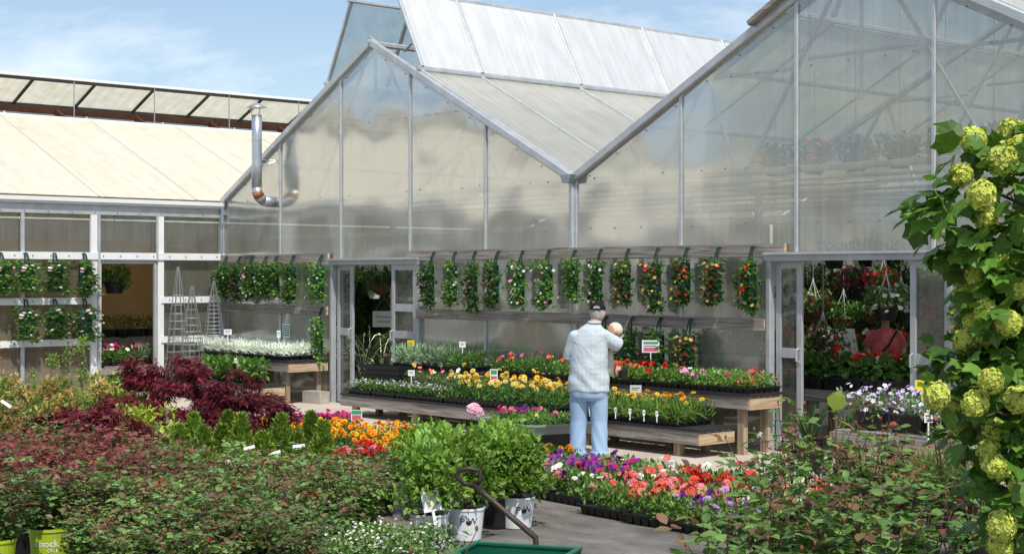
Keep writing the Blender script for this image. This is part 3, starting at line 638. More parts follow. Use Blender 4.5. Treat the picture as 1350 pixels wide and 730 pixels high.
# ---- cell flats
FLX,FLY,FLH=.53,.27,.065
def flat_mesh(lx=FLX,ly=FLY,h=FLH):
    g=MB()
    nx,ny=6,3; wx,wy=lx/nx,ly/ny
    for i in range(nx):
        for j in range(ny):
            cx,cy=-lx/2+wx*(i+.5),-ly/2+wy*(j+.5); a=wx*.36; b=wy*.36; A=wx*.49; B=wy*.49
            g.add([(cx-a,cy-b,0),(cx+a,cy-b,0),(cx+a,cy+b,0),(cx-a,cy+b,0),(cx-A,cy-B,h-.006),(cx+A,cy-B,h-.006),(cx+A,cy+B,h-.006),(cx-A,cy+B,h-.006)],[(0,3,2,1),(4,5,6,7),(0,1,5,4),(1,2,6,5),(2,3,7,6),(3,0,4,7)])
    for a,b in (((-lx/2-.01,-ly/2-.01),(lx/2+.01,-ly/2)),((-lx/2-.01,ly/2),(lx/2+.01,ly/2+.01)),((-lx/2-.01,-ly/2),(-lx/2,ly/2)),((lx/2,-ly/2),(lx/2+.01,ly/2))):
        g.box((a[0],a[1],h-.012),(b[0],b[1],h))
    return g.mesh('tray',M['black'])
FLAT=flat_mesh()
def bed_mesh(h, leaf, cols, n, t=RHOMB, wl=.5, up=.6, lx=FLX, ly=FLY, z0=FLH, spill=.03, amt=.3):
    """leafy carpet over a tray"""
    g=MB(); nx=max(3,int(lx/.085)); ny=max(2,int(ly/.085))
    cs=[(-lx/2+lx*(i+.5)/nx+rng.normal()*.012,-ly/2+ly*(j+.5)/ny+rng.normal()*.012,z0+h*rnd(1,.45,.62)[0]) for i in range(nx) for j in range(ny)]
    for c in cs: clumps(g,[c],[max(.045,h*.48)],max(6,n//len(cs)),t,leaf,leaf*wl,cols,up,0,1.0 if h<.12 else 1.2,amt)
    V=np.concatenate(g.V); V[:,2]=np.maximum(V[:,2],z0*.55); g.V=[V]; return g.mesh('foliage',M['leaf'])
def small_blooms(n, h, r, cols, ccol=None, lx=FLX, ly=FLY, z0=FLH, t=FLOW5, jit=.025, face=(-.1,-.5,1.)):
    g=MB(); pos=np.c_[rnd(n,-lx/2,lx/2),rnd(n,-ly/2,ly/2),z0+h+rng.normal(size=n)*jit]; g.flowers(t,pos,dirs(n)*.55+np.array(face)*.8,r*rnd(n,.75,1.2),vary(cols,n,.15),ccol); return g.mesh('blooms',M['petal'])
GR=[(.055,.13,.022),(.075,.16,.03),(.045,.10,.02)]; GY=[(.12,.20,.03),(.10,.17,.03),(.15,.22,.04)]; GD=[(.028,.065,.016),(.035,.08,.02)]; GS=[(.22,.29,.20),(.17,.24,.15),(.13,.20,.11)]; GL=[(.10,.20,.035),(.085,.17,.03),(.13,.23,.045)]
BED={'low':[bed_mesh(.13,.05,GR+GL,460) for _ in range(2)],'low2':[bed_mesh(.14,.045,GL,500) for _ in range(2)],'tall':[bed_mesh(.19,.055,GR,520,wl=.28) for _ in range(2)],
     'grass':[bed_mesh(.20,.13,GY+GR,420,t=BLADE,wl=.09,up=.9) for _ in range(2)],'silver':[bed_mesh(.22,.085,GS,460,wl=.3,up=.9) for _ in range(2)],'dark':[bed_mesh(.14,.05,GD,420) for _ in range(1)],
     'mari':[bed_mesh(.19,.05,GR,560,wl=.28) for _ in range(2)],'white':[bed_mesh(.17,.06,[(.50,.53,.50),(.62,.65,.62),(.42,.46,.42)],430,wl=.3,up=.8)]}
def place_blooms(root, kinds, n, h, lx=FLX, ly=FLY, z0=FLH, jit=.02, tilt=.45, smin=.85, smax=1.2, region=None):
    for k in range(n):
        bl=BL[kinds[rng.integers(len(kinds))]]; me=bl[rng.integers(len(bl))]
        x,y=(rnd(1,-lx/2,lx/2)[0],rnd(1,-ly/2,ly/2)[0]) if region is None else region()
        d=Vector((rng.normal()*tilt+.15,rng.normal()*tilt-.25,1.)).normalized(); q=d.to_track_quat('Z','Y').to_euler()
        part('bloom',me,root,(x,y,z0+h+rng.normal()*jit),(q.x,q.y,q.z),rnd(1,smin,smax)[0])
def flat_thing(label, loc, bed, rz=0., group=None, kinds=None, nb=0, bh=.12, small=None, jit=.02, name='flower_flat', sc=1.0):
    r=thing(name,label,'flower tray',loc,rz,group,sc); part('tray',FLAT,r)
    b=BED[bed]; part('foliage',b[rng.integers(len(b))],r,(0,0,0),(0,0,math.pi*rng.integers(2)),kind='stuff')
    if kinds: place_blooms(r,kinds,nb,bh,jit=jit)
    if small: part('blooms',small,r,kind='stuff')
    return r
def marker(label, loc, w=.07, h=.05, stem=.16, mats=('tagw',), rz=R(45), prints=None, lean=.0, cross=False):
    r=thing('plant_marker',label,'plant marker',loc,rz,'plant markers standing in the trays'); r.rotation_euler=(lean,0,rz)
    g=MB(); g.box((-.006,-.002,0),(.006,.002,stem)); P('stake',g,M[mats[0]],r)
    g=MB(); g.box((-w/2,-.0025,stem),(w/2,.0025,stem+h)); c=P('card',g,M[mats[0]],r)
    for (x0,x1,z0,z1,mt) in (prints or [(.15,.85,.62,.70,'ink'),(.15,.7,.4,.46,'ink')]):
        g=MB(); g.box((-w/2+w*x0,-.0042,stem+h*z0),(-w/2+w*x1,-.0026,stem+h*z1)); P('print',g,M[mt],c)
    return r

# ================================================================== benches
def bench(label, x0, x1, y0, y1, zt, legs, hb=.125, ends=(True,True), grp='plant benches along the greenhouse front'):
    r=thing('plant_bench',label,'bench',((x0+x1)/2,(y0+y1)/2,0),0,grp); hx=(x1-x0)/2; hy=(y1-y0)/2; zb=zt-.05
    g=MB(); g.box((-hx,-hy,zb-hb),(hx-.038,-hy+.036,zb)); P('front_board',g,M['woodx'],r)
    g=MB(); g.box((-hx,hy-.036,zb-hb),(hx-.038,hy,zb)); P('back_board',g,M['woodx'],r)
    g=MB(); g.box((hx-.037,-hy+.002,zb-hb-.002),(hx,hy-.002,zb-.003)); P('end_board',g,M['woody'],r)
    g=MB(); g.box((-hx-.036,-hy+.002,zb-hb+.002),(-hx-.001,hy-.002,zb-.003)); P('end_board',g,M['woodx'],r)
    for lx in legs:
        for ly in (-hy+.075,hy-.08):
            g=MB(); g.box((lx-.045,ly-.036,.005),(lx+.045,ly+.04,zb-.02)); P('leg',g,M['woodz'],r)
    n=5; w=2*hy/n
    for k in range(n):
        g=MB(); g.box((-hx+.01,-hy+.004+k*w,zb+.001),(hx-.01,-hy+w*.84+k*w,zb+.018)); P('slat',g,M['woodx'],r)
    g=MB(); g.box((-hx-.02,-hy-.012,zb+.019),(hx+.012,hy+.01,zt)); P('tray_mat',g,M['blackmat'],r)
    return r
ZL,ZU=.325,.69
bench('long low weathered bench carrying alyssum and yellow marigolds, left of the man',5.40,9.90,-1.22,-.66,ZL,[-2.0,-.6,.8,2.05])
bench('low bench end with pale cut board, right of the man, carrying grassy yellow flowers',10.25,12.22,-1.25,-.66,ZL,[-.82,.62])
bench('tall bench against the sheets between left door and the man',5.80,9.55,-.64,-.09,ZU,[-1.7,0,1.7])
bench('tall bench against the sheets carrying red geraniums beside the right door',9.68,12.42,-.64,-.09,ZU,[-1.2,.2,1.2])
bench('tall bench in the inner corner carrying white leaved plants',.32,3.40,-.82,-.09,ZU-.01,[-1.3,0,1.36],grp='corner benches')
bench('low bench in the inner corner holding wire cages and leafy plants',.25,3.36,-1.42,-.86,ZL,[-1.3,0,1.4],grp='corner benches')
g=MB(); g.box((-.21,-.1,0),(.21,.1,.19)); bk=P('stone_block',g,M['block'],None); bk.location=(3.42,-.33,.005); bk.rotation_euler=(0,0,.1); tag(bk,'pale concrete block standing on the paving under the corner bench','block')
# black slatted crate at the bench end
cr=thing('slatted_crate','black slatted plastic crate standing on the left end of the low bench','crate',(5.95,-.82,ZL),0)
for s in (-1,1):
    for k in range(6):
        g=MB(); g.box((-.46,s*.14-.008,.01+k*.068),(.46,s*.14+.008,.062+k*.068)); P('slat',g,M['black'],cr)
        if k<6:
            g=MB(); g.box((s*.452-.008,-.13,.01+k*.068),(s*.452+.008,.13,.062+k*.068)); P('slat',g,M['black'],cr)
    for t_ in (-1,1):
        g=MB(); g.box((s*.44-.015,t_*.118-.012,0),(s*.44+.015,t_*.118+.012,.42)); P('corner_post',g,M['black'],cr)
g=MB(); g.box((-.44,-.13,.0),(.44,.13,.009)); P('base',g,M['black'],cr)

# flats on the benches
sb=lambda *a,**k: small_blooms(*a,**k)
aly=[sb(150,.11,.013,[WH,LV,(.55,.42,.65)],None,jit=.02),sb(150,.11,.013,[LV,(.45,.28,.58),WH],None,jit=.02),sb(160,.11,.014,[WH,WH,LV],None,jit=.02)]
for i,x in enumerate((5.78,6.34,6.90,7.40)):
    flat_thing('flat of %s alyssum, %s from the crate, low left bench'%(('lavender white','lavender','mixed lilac and white','mostly white')[i],ordn(i)),(x,-1.06,ZL),'low',0,'flats on the low left bench',small=aly[(0,1,1,2)[i]])
k=0
for row,y in ((0,-1.06),(1,-.78)):
    for i,x in enumerate((7.96,8.51,9.06,9.60) if row==0 else (6.75,7.32,7.88,8.44,9.0,9.56)):
        pinkish=(row==1 and i<2)
        flat_thing('flat of %s, %s from left, %s row, low left bench'%('pale pink flowers' if pinkish else 'yellow marigolds',ordn(i),('front marigold','back')[row]),(x,y,ZL),'mari',0,'flats on the low left bench',kinds=['marigold_pale','marigold_pale','marigold_yellow'] if not pinkish else ['marigold_pale','pet_white','pet_rose'],nb=20 if not pinkish else 9,bh=.21,jit=.035,sc=(1.,1.,1.2*rnd(1,.9,1.1)[0]))
for i,x in enumerate((6.08,6.64,7.18)):
    for row,y in ((0,-.50),(1,-.22)):
        flat_thing('flat of %s, %s from left, %s row, tall left bench'%('silvery green upright plants' if i<2 else 'dark green leafy plants',ordn(i),('front','back')[row]),(x,y,ZU),'silver' if i<2 else 'tall',0,'flats on the tall left bench')
for i,x in enumerate((8.22,8.78,9.28)):
    for row,y in ((0,-.50),(1,-.22)):
        flat_thing('flat of %s, %s mixed, %s row, tall left bench'%(('coral geraniums','burgundy flowers','sparse coral heads')[i],ordn(i),('front','back')[row]),(x,y,ZU),('low','tall','low2')[i],0,'flats on the tall left bench',kinds=(['ger_coral','ger_pink','pet_dark','pet_dark'],['pet_dark','pet_white'],['ger_coral','pet_dark'])[i],nb=(8,4,4)[i],bh=.15,jit=.03)
for i,x in enumerate((10.53,11.09,11.65)):
    for row,y in ((0,-1.10),(1,-.82)):
        flat_thing('flat of grassy yellow flowers, %s from the man, %s row, low bench'%(ordn(i),('front','back')[row]),(x,y,ZL),'grass',0,'flats on the low right bench',kinds=['marigold_yellow','marigold_yellow','marigold_orange'],nb=13 if row else 7,bh=.26,jit=.03,sc=(1,1,.9))
UR=[('coral geraniums',['ger_coral'],9,'low'),('coral red geraniums',['ger_coral','ger_red'],6,'low2'),('sparse red geraniums',['ger_red'],2,'low2'),('white and blush petunias',['pet_white','ger_light'],6,'low2'),('hot pink and coral petunias',['ger_pink','pet_pink','pet_pink','ger_coral'],8,'low2')]
for i,x in enumerate((9.97,10.52,11.07,11.62,12.14)):
    for row,y in ((0,-.50),(1,-.22)):
        nm,kd,nb,bd=UR[i]
        flat_thing('flat of %s, %s from left, %s row, tall right bench'%(nm,ordn(i),('front','back')[row]),(x,y,ZU),bd,0,'flats on the tall right bench',kinds=kd,nb=nb,bh=.11 if i>2 else .15,jit=.03)
for i,x in enumerate((.75,1.31,1.87,2.43,2.99)):
    for row,y in ((0,-.66),(1,-.36)):
        flat_thing('flat of white leaved plants, %s from the corner, %s row, corner bench'%(ordn(i),('front','back')[row]),(x,y,ZU-.01),'white',0,'flats on the corner benches')
TOM=[bed_mesh(.30,.08,GL+GR,420,t=LEAF,wl=.55,up=.3) for _ in range(2)]
for i,x in enumerate((1.75,2.3,2.85)):
    r=thing('leafy_flat','flat of bushy light green plants, %s from left on the low corner bench'%ordn(i),'plant tray',(x,-1.14,ZL),0,'flats on the corner benches'); part('tray',FLAT,r); part('foliage',TOM[i%2],r,kind='stuff')
# tomato cages
def cage(label,loc,h,r):
    t=thing('wire_cage',label,'wire cage',loc,rnd(1,0,1)[0],'wire plant cages in the corner')
    for k in range(8):
        a=k*math.pi/4
        g=MB(); g.tube([(r*math.cos(a),r*math.sin(a),0),(r*.6*math.cos(a),r*.6*math.sin(a),h*.55),(r*.06*math.cos(a),r*.06*math.sin(a),h)],.0055,4); P('upright',g,M['wire'],t)
    for f in (.04,.10,.16,.22,.29,.36,.43,.5,.57,.65,.74):
        rr=r*(1-.94*f) if f>.55 else r*(1-.73*f); g=MB(); g.tube([(rr*math.cos(a),rr*math.sin(a),h*f) for a in np.linspace(0,2*math.pi,17)],.0048,4,False); P('ring',g,M['wire'],t)
cage('tallest wire cone cage on the low corner bench, nearest the white wall',(.52,-1.14,ZL),1.82,.23); cage('middle wire cone cage, widest at the foot, on the low corner bench',(1.02,-1.16,ZL),1.50,.24); cage('shortest wire cone cage standing on the tall corner bench',(.52,-.46,ZU+.24),.98,.17)
for nm,lc in (('second cage',(.52,-1.14)),):
    pass

# ================================================================== hanging flower pouches
def pouch_fol(i, cols):
    g=MB(); n=11; cs=[]
    for k in range(n):
        f=k/(n-1)
        if k in (3+i%4,7) and i%3: continue
        cs.append((.06*math.sin(k*2.1+i)+.01+rng.normal()*.02,-.105+rng.normal()*.02,-.21-.60*f))
    rad=[.088*rnd(1,.8,1.25)[0] for _ in cs]
    clumps(g,cs,rad,66,RHOMB,.055,.034,cols,.1,.12); clumps(g,[(rng.normal()*.11,-.13,rnd(1,-.85,-.3)[0]) for _ in range(6)],.04,14,RHOMB,.045,.026,cols,.0,.5); return g.mesh('foliage',M['leaf'])
PF=[pouch_fol(i,GR+GD) for i in range(4)]+[pouch_fol(i+4,GL+GR) for i in range(3)]
def pouch_blooms(n,cols,r=.021):
    g=MB(); z=rnd(n,-.80,-.2); x=rng.normal(size=n)*.075; pos=np.c_[x,-.17-rnd(n,0,.035)+np.abs(x)*.25,z]
    g.flowers(FLOW5,pos,np.c_[x*3,-np.ones(n),rnd(n,-.1,.8)],r*rnd(n,.8,1.45),vary(cols,n,.15)); return g.mesh('blooms',M['petal'])
PB={'white':[pouch_blooms(9,[WH,WH,LP]) for _ in range(2)],'pink':[pouch_blooms(20,[LP,(.72,.35,.45),WH]) for _ in range(2)],'dark':[pouch_blooms(16,[BU,(.3,.06,.10),(.45,.14,.22),(.25,.05,.04)])],'mix':[pouch_blooms(26,[(.75,.50,.10),(.75,.55,.16),(.60,.03,.05),(.45,.02,.08)]) for _ in range(2)],
    'red':[pouch_blooms(20,[(.68,.02,.02),(.70,.52,.06),(.6,.02,.03)]) for _ in range(2)],'few':[pouch_blooms(4,[WH,LP])]}
g=MB(); g.poly([(-.075,-.03,-.20),(.075,-.03,-.20),(.085,-.035,-.5),(.07,-.035,-.82),(-.07,-.035,-.82),(-.085,-.035,-.5)],(0,-.012,0)); g.loft([((0,-.06,-.22),.065,.03),((0,-.065,-.4),.075,.05),((0,-.07,-.65),.075,.055),((0,-.06,-.82),.06,.035)],12); PBAG=g.mesh('pouch',M['greenbag'])
g=MB(); g.tube([(-.012,.03,.02),(-.012,-.0,.022),(-.016,-.03,-.05),(-.03,-.05,-.22)],[.008,.009,.009,.008],5); g.tube([(.012,.03,.02),(.012,-.0,.022),(.016,-.03,-.05),(.03,-.05,-.22)],[.008,.009,.009,.008],5); g.tube([(-.02,.04,.015),(.0,-.012,.03),(.02,.04,.015)],.010,5); PSTR=g.mesh('strap',M['strap'])
def pouch(label, loc, kind, fol, rz=0., sc=1.0):
    t=thing('flower_pouch',label,'hanging flowers',loc,rz,'flower pouches hung on the rails',sc)
    part('strap',PSTR,t); part('pouch',PBAG,t); part('foliage',PF[fol],t,kind='stuff'); b=PB[kind]; part('blooms',b[rng.integers(len(b))],t,(0,0,0),(0,0,0),kind='stuff'); return t
ux=[6.1,6.59,7.03,7.53,8.03,8.56,9.05,9.53,10.02,10.52,11.0,11.5,12.01]
uk=['dark','white','dark','dark','pink','pink','few','pink','mix','mix','red','mix','red']
ul=['burgundy flowers','sparse white flowers','plum and rose flowers','dusky pink flowers','pale pink flowers','blush pink flowers in a cluster','almost no flowers','white and pink flowers','yellow and crimson flowers','gold and red flowers','yellow tops and red patches','butter yellow and plum flowers','scarlet and yellow flowers']
uf=[0,4,1,2,5,4,6,3,0,1,2,3,0]
for i,x in enumerate(ux): pouch('hanging pouch with %s, %s from left door, upper rail'%(ul[i],ordn(i)),(x,-.10,2.31),uk[i],uf[i],R(6*rng.normal()),(1.05*rnd(1,.82,1.15)[0],rnd(1,.85,1.2)[0],.86*rnd(1,.86,1.12)[0]))
for i,x in enumerate([9.62,10.08,10.57,11.06]): pouch('hanging pouch with %s, %s from the man, lower rail'%(('hidden flowers','few white flowers','pale scattered flowers','red and yellow flowers')[i],ordn(i)),(x,-.10,1.46),('few','white','few','mix')[i],(0,1,2,3)[i],0,(1.2,1.1,.86))
for i,x in enumerate([.32,.77,1.18,1.61,1.93,2.43,3.24]): pouch('hanging pouch with %s, %s from the corner, upper corner rail'%(('few flowers','purple and white flowers','pink and white flowers','one magenta bloom','plain green leaves','narrow plain leaves','tall plain leaves by the door')[i],ordn(i)),(x,-.10,2.30),('few','dark','pink','few','few','few','few')[i],(0,1,4,5,6,4,5)[i],R(5*rng.normal()),(1.3,1.1,.80*rnd(1,.9,1.1)[0]))
pouch('single green hanging pouch on the lower corner rail beside the left door',(3.24,-.10,1.46),'white',6)
for i,y in enumerate([-4.02,-3.61,-3.13,-2.62]): pouch('hanging pouch of white flowers, %s from picture edge, upper white rail'%ordn(i),(.115,y,2.34),'white',(4,5,6,4)[i],R(90+6*rng.normal()),(1.45,1.1,.72*rnd(1,.93,1.08)[0]))
for i,y in enumerate([-3.61,-3.13,-2.62]): pouch('hanging pouch of white flowers, %s from picture edge, middle white rail'%ordn(i),(.115,y,1.60),'white',(5,0,1)[i],R(90+6*rng.normal()),(1.4,1.1,.72*rnd(1,.93,1.08)[0]))
pouch('hanging pouch of yellow flowers beside the right door, half behind the snowball bush',(14.86,-.10,2.24),'red',3,0,(1.2,1,1))

# ================================================================== markers
marker('white card marker with tall stake in the white leaved flats by the corner',(1.55,-.80,ZU+.10),.13,.09,.24)
marker('white card marker hanging low among the leafy flats of the corner bench',(2.52,-1.20,ZL+.14),.10,.08,.16)
marker('small white marker sticking up behind the white leaved flats',(2.3,-.30,ZU+.10),.06,.12,.2)
marker('yellow card marker above the silvery plants by the left door',(5.95,-.40,ZU+.15),.10,.09,.14,('tagy',))
marker('white card marker among the dark leafy plants on the tall left bench',(7.12,-.40,ZU+.12),.09,.08,.2)
marker('white card marker above the alyssum flats on the low bench',(6.75,-1.0,ZL+.10),.09,.08,.2)
marker('framed picture marker with pink flowers printed, among yellow marigolds',(8.43,-.95,ZL+.14),.10,.15,.18,('tagw',),prints=[(.1,.9,.55,.92,'tagg'),(.1,.9,.12,.4,'tagp')])
marker('wide sign card with green band and pink flowers above the red geraniums',(10.62,-.33,ZU+.12),.21,.15,.26,('tagw',),prints=[(.08,.92,.68,.88,'tagg'),(.08,.92,.10,.42,'tagp'),(.1,.8,.5,.56,'ink')])
marker('crooked white card marker in the grassy yellow flats beside the man',(11.0,-.98,ZL+.20),.13,.09,.12,lean=.2)
for i,x in enumerate((10.35,10.52,10.75,10.95,11.18,11.4,11.6)): marker('small white label stuck low in the grassy flats, %s from the man'%ordn(i),(x,-1.26,ZL+.03),.03,.06,.07)
# posted notice on the corner sheets
g=MB(); g.box((1.97,-.016,.98),(2.19,-.012,1.21)); nb=P('notice',g,M['tagw'],None); tag(nb,'small square white notice with green frame stuck on the corner sheet','notice')
for a in ((.01,.21,.02,.21,.0),):
    g=MB(); g.box((1.99,-.0175,1.01),(2.17,-.0165,1.18)); P('print',g,M['tagg'],nb)
    for z in (1.03,1.07,1.11,1.145):
        g=MB(); g.box((2.005,-.019,z),(2.155,-.018,z+.018)); P('print_line',g,M['tagw'],nb)

# ================================================================== people
def remesh(mb, voxel, mat, name, smooth=4, noise=None):
    me=mb.mesh('tmp',None); o=bpy.data.objects.new('tmp',me); COL.objects.link(o)
    m=o.modifiers.new('r','REMESH'); m.mode='VOXEL'; m.voxel_size=voxel; m.use_smooth_shade=True
    s=o.modifiers.new('s','SMOOTH'); s.iterations=smooth; s.factor=.5
    dg=bpy.context.evaluated_depsgraph_get(); out=bpy.data.meshes.new_from_object(o.evaluated_get(dg)); bpy.data.objects.remove(o)
    out.name=name; out.materials.clear(); out.materials.append(mat)
    if noise: 
        co=np.empty(len(out.vertices)*3,np.float32); out.vertices.foreach_get('co',co); co=co.reshape(-1,3); no=np.empty(len(out.vertices)*3,np.float32); out.vertices.foreach_get('normal',no); no=no.reshape(-1,3)
        co+=no*noise(co)[:,None].astype(np.float32); out.vertices.foreach_set('co',co.ravel()); out.update()
    return out
def limb(mb, pts, rad, n=14): mb.tube(pts,rad,n); [mb.ball(p,r*.99,12,8) for p,r in zip(pts,rad)]
def hand(mb, wrist, d, palm_n, L=.18, curl=.5, side=1):
    """palm with four fingers and a thumb; d = pointing direction, palm_n = palm side"""
    w=np.array(wrist,float); d=nrmz(np.array(d,float)); pn=nrmz(np.array(palm_n,float)-d*np.dot(palm_n,d)); s=np.cross(d,pn)*side
    limb(mb,[w,w+d*.04,w+d*.085],[.027,.034,.034],10); limb(mb,[w+d*.03+s*.022,w+d*.085+s*.026],[.02,.019],8); limb(mb,[w+d*.03-s*.022,w+d*.085-s*.026],[.02,.019],8)
    for k,(off,l) in enumerate(((-.034,.058),(-.012,.074),(.012,.078),(.034,.068))):
        b=w+d*.09+s*off; p1=b+nrmz(d+pn*curl*.5)*l*.45; p2=p1+nrmz(d*.75+pn*curl*1.3)*l*.33; p3=p2+nrmz(d*.3+pn*curl*2)*l*.28
        limb(mb,[b-d*.015,p1,p2,p3],[.0115,.0105,.0095,.0085],8)
    b=w+d*.03+s*.035; p1=b+nrmz(d*.5+s*.8+pn*.3)*.035; p2=p1+nrmz(d*.8+s*.2+pn*.6)*.032; limb(mb,[b,p1,p2],[.015,.0125,.0105],8)
def skin_m(name,c): 
    m=simple(name,c,.5,0,.12,14.,.1,60.,.35); return m
M['skin']=skin_m('skin',(.52,.27,.19)); M['skin2']=skin_m('tanned skin',(.40,.22,.14))
# plaid shirt, denim
def plaid():
    m,t,o=newmat('pale plaid shirt'); b=t.nodes.new('ShaderNodeBsdfPrincipled'); b.inputs['Roughness'].default_value=.85; b.inputs['Specular IOR Level'].default_value=.15
    c=t.nodes.new('ShaderNodeTexCoord'); sp=t.nodes.new('ShaderNodeSeparateXYZ'); t.links.new(c.outputs['Object'],sp.inputs[0])
    acc=None
    for ax,f,wd in (('X',21.,.80),('Z',17.,.80),('X',63.,.93),('Z',51.,.93)):
        a=t.nodes.new('ShaderNodeMath'); a.operation='MULTIPLY'; a.inputs[1].default_value=f; t.links.new(sp.outputs[ax],a.inputs[0])
        fr=t.nodes.new('ShaderNodeMath'); fr.operation='FRACT'; t.links.new(a.outputs[0],fr.inputs[0])
        g_=t.nodes.new('ShaderNodeMath'); g_.operation='GREATER_THAN'; g_.inputs[1].default_value=wd; t.links.new(fr.outputs[0],g_.inputs[0])
        if acc is None: acc=g_
        else:
            ad=t.nodes.new('ShaderNodeMath'); ad.operation='ADD'; t.links.new(acc.outputs[0],ad.inputs[0]); t.links.new(g_.outputs[0],ad.inputs[1]); acc=ad
    mxr=t.nodes.new('ShaderNodeMapRange'); mxr.inputs['From Max'].default_value=3.; t.links.new(acc.outputs[0],mxr.inputs[0])
    mc=t.nodes.new('ShaderNodeMixRGB'); mc.inputs[1].default_value=(.52,.585,.62,1); mc.inputs[2].default_value=(.40,.465,.51,1); t.links.new(mxr.outputs[0],mc.inputs[0])
    n=t.nodes.new('ShaderNodeTexNoise'); n.inputs['Scale'].default_value=9.; n.inputs['Detail'].default_value=4; n.inputs['Distortion'].default_value=.8; t.links.new(c.outputs['Object'],n.inputs['Vector'])
    bp=t.nodes.new('ShaderNodeBump'); bp.inputs['Strength'].default_value=.5; bp.inputs['Distance'].default_value=.03; t.links.new(n.outputs['Fac'],bp.inputs['Height'])
    t.links.new(mc.outputs[0],b.inputs['Base Color']); t.links.new(bp.outputs[0],b.inputs['Normal']); t.links.new(b.outputs[0],o.inputs[0]); return m
M['shirt']=plaid(); M['denim']=simple('faded denim',(.34,.48,.66),.85,0,.10,4.,.25,14.,.15,(1,1,.35)); M['cap']=simple('black cap cloth',(.012,.012,.014),.8,0,.2,20.,.2,60.,.2); M['hair']=simple('grey hair',(.50,.48,.45),.7,0,.35,60.,.6,90.,.3,(1,1,.3)); M['shoe']=simple('tan shoe',(.30,.20,.10),.7)
mp_=dp(776,16.45); man=thing('person','man in pale plaid shirt, faded jeans and black cap, seen from behind at the benches','person',(mp_[0],mp_[1],.006),R(48.8-10))
HX=.09; HC=np.array((HX,.07,1.595))
b=MB()
b.loft([((0,.0,.80),.17,.12),((0,.0,.95),.165,.125),((0,.01,1.15),.16,.11),((.01,.01,1.30),.145,.09),((.02,.01,1.38),.10,.075),((.04,.02,1.45),.08,.07)],20)
limb(b,[(.04,.01,1.42),(.07,.04,1.49),(HX,.06,1.54)],[.065,.06,.058])
b.ball(HC,(.076,.094,.112),18,14); b.ball(HC+np.array((0,.075,-.055)),(.05,.04,.045)); b.ball(HC+np.array((.0,.098,-.012)),(.014,.02,.022),8,6)
for s in (-1,1): b.ball(HC+np.array((s*.079,-.005,-.012)),(.012,.02,.032),10,8); b.ball(HC+np.array((s*.03,.087,.012)),(.014,.008,.009),8,6)
b.ball(HC+np.array((0,.108,-.058)),(.022,.008,.008),8,6)
for s in (-1,1):
    limb(b,[(s*.095,0,.86),(s*.11,.02,.48),(s*.115,0,.10)],[.085,.06,.045]); b.loft([((s*.12,-.06,.03),.04,.03),((s*.12,.05,.04),.045,.04),((s*.125,.15,.03),.04,.028)],12)
EL_R=np.array((.375,.10,1.36)); 
limb(b,[(.11,.0,1.32),(.22,.04,1.29),(.31,.12,1.235)],[.045,.045,.044]); limb(b,[(.31,.12,1.235),(.25,.30,1.20),(.12,.36,1.19)],[.046,.042,.030]); hand(b,(.12,.36,1.19),(-.9,.05,.1),(0,-.9,.2),curl=.5,side=-1)
limb(b,[(-.11,.0,1.31),(-.195,.05,1.18),(-.205,.12,1.04)],[.045,.045,.044]); limb(b,[(-.205,.12,1.04),(-.05,.27,1.02),(.13,.33,1.01),(.235,.30,.985)],[.046,.043,.036,.029]); hand(b,(.235,.30,.985),(.75,-.05,-.25),(.15,.3,-.95),curl=.55,side=-1)
part('body',remesh(b,.0075,M['skin'],'body',2),man)
s_=MB()
s_.loft([((.0,.0,.735),.226,.165),((.0,.0,.76),.226,.166),((.0,.01,.95),.215,.168),((.0,.015,1.12),.205,.155),((.01,.01,1.27),.196,.135),((.015,.005,1.35),.182,.115),((.025,.005,1.41),.138,.095),((.05,.015,1.47),.080,.073),((.062,.02,1.485),.068,.064)],32)
s_.tube([(-.14,.0,1.345),(-.175,.02,1.27),(-.205,.045,1.18),(-.218,.07,1.09)],[.070,.072,.073,.078],16); s_.ball((-.143,.0,1.33),.071)
s_.tube([(.13,.0,1.355),(.20,.025,1.315),(.265,.07,1.27),(.315,.11,1.235)],[.072,.076,.082,.080],16); s_.ball((.145,.0,1.335),.074)
fold=lambda c: .0045*np.sin(c[:,2]*38+c[:,0]*14+3*np.sin(c[:,0]*9))*np.clip((1.25-c[:,2])*2.5,0.15,1)+.005*np.sin(c[:,0]*33+c[:,2]*9)*np.clip((1.05-c[:,2])*3,0,1)+.004*np.sin(c[:,2]*21-c[:,0]*17)
sh=part('shirt',remesh(s_,.012,M['shirt'],'shirt',3,fold),man)
g=MB(); g.loft([((.058,.012,1.468),.078,.072),((.064,.012,1.50),.070,.066)],24); P('collar',g,M['shirt'],sh,True)
g=MB(); g.box((-.19,-.118,1.325),(.19,-.112,1.331)); 
j=MB(); j.loft([((0,.0,.80),.205,.145),((0,-.005,.74),.215,.152),((0,-.005,.68),.205,.145),((0,0,.64),.19,.12)],24)
for s in (-1,1):
    sx=s*.105
    j.tube([(sx,0,.78),(s*.108,.01,.60),(s*.112,.02,.42),(s*.118,.0,.22),(s*.122,-.005,.06)],[.105,.103,.092,.088,.092],18)
jf=lambda c: .004*np.sin(c[:,2]*19-np.abs(c[:,0])*45+1.3)*np.clip((c[:,2]-.55)*4,0,1)+.0045*np.sin(c[:,2]*27+np.abs(c[:,0])*60+2*np.sin(c[:,1]*25))*np.clip((.55-c[:,2])*3,.15,1)
jn=part('jeans',remesh(j,.011,M['denim'],'jeans',2,jf),man)
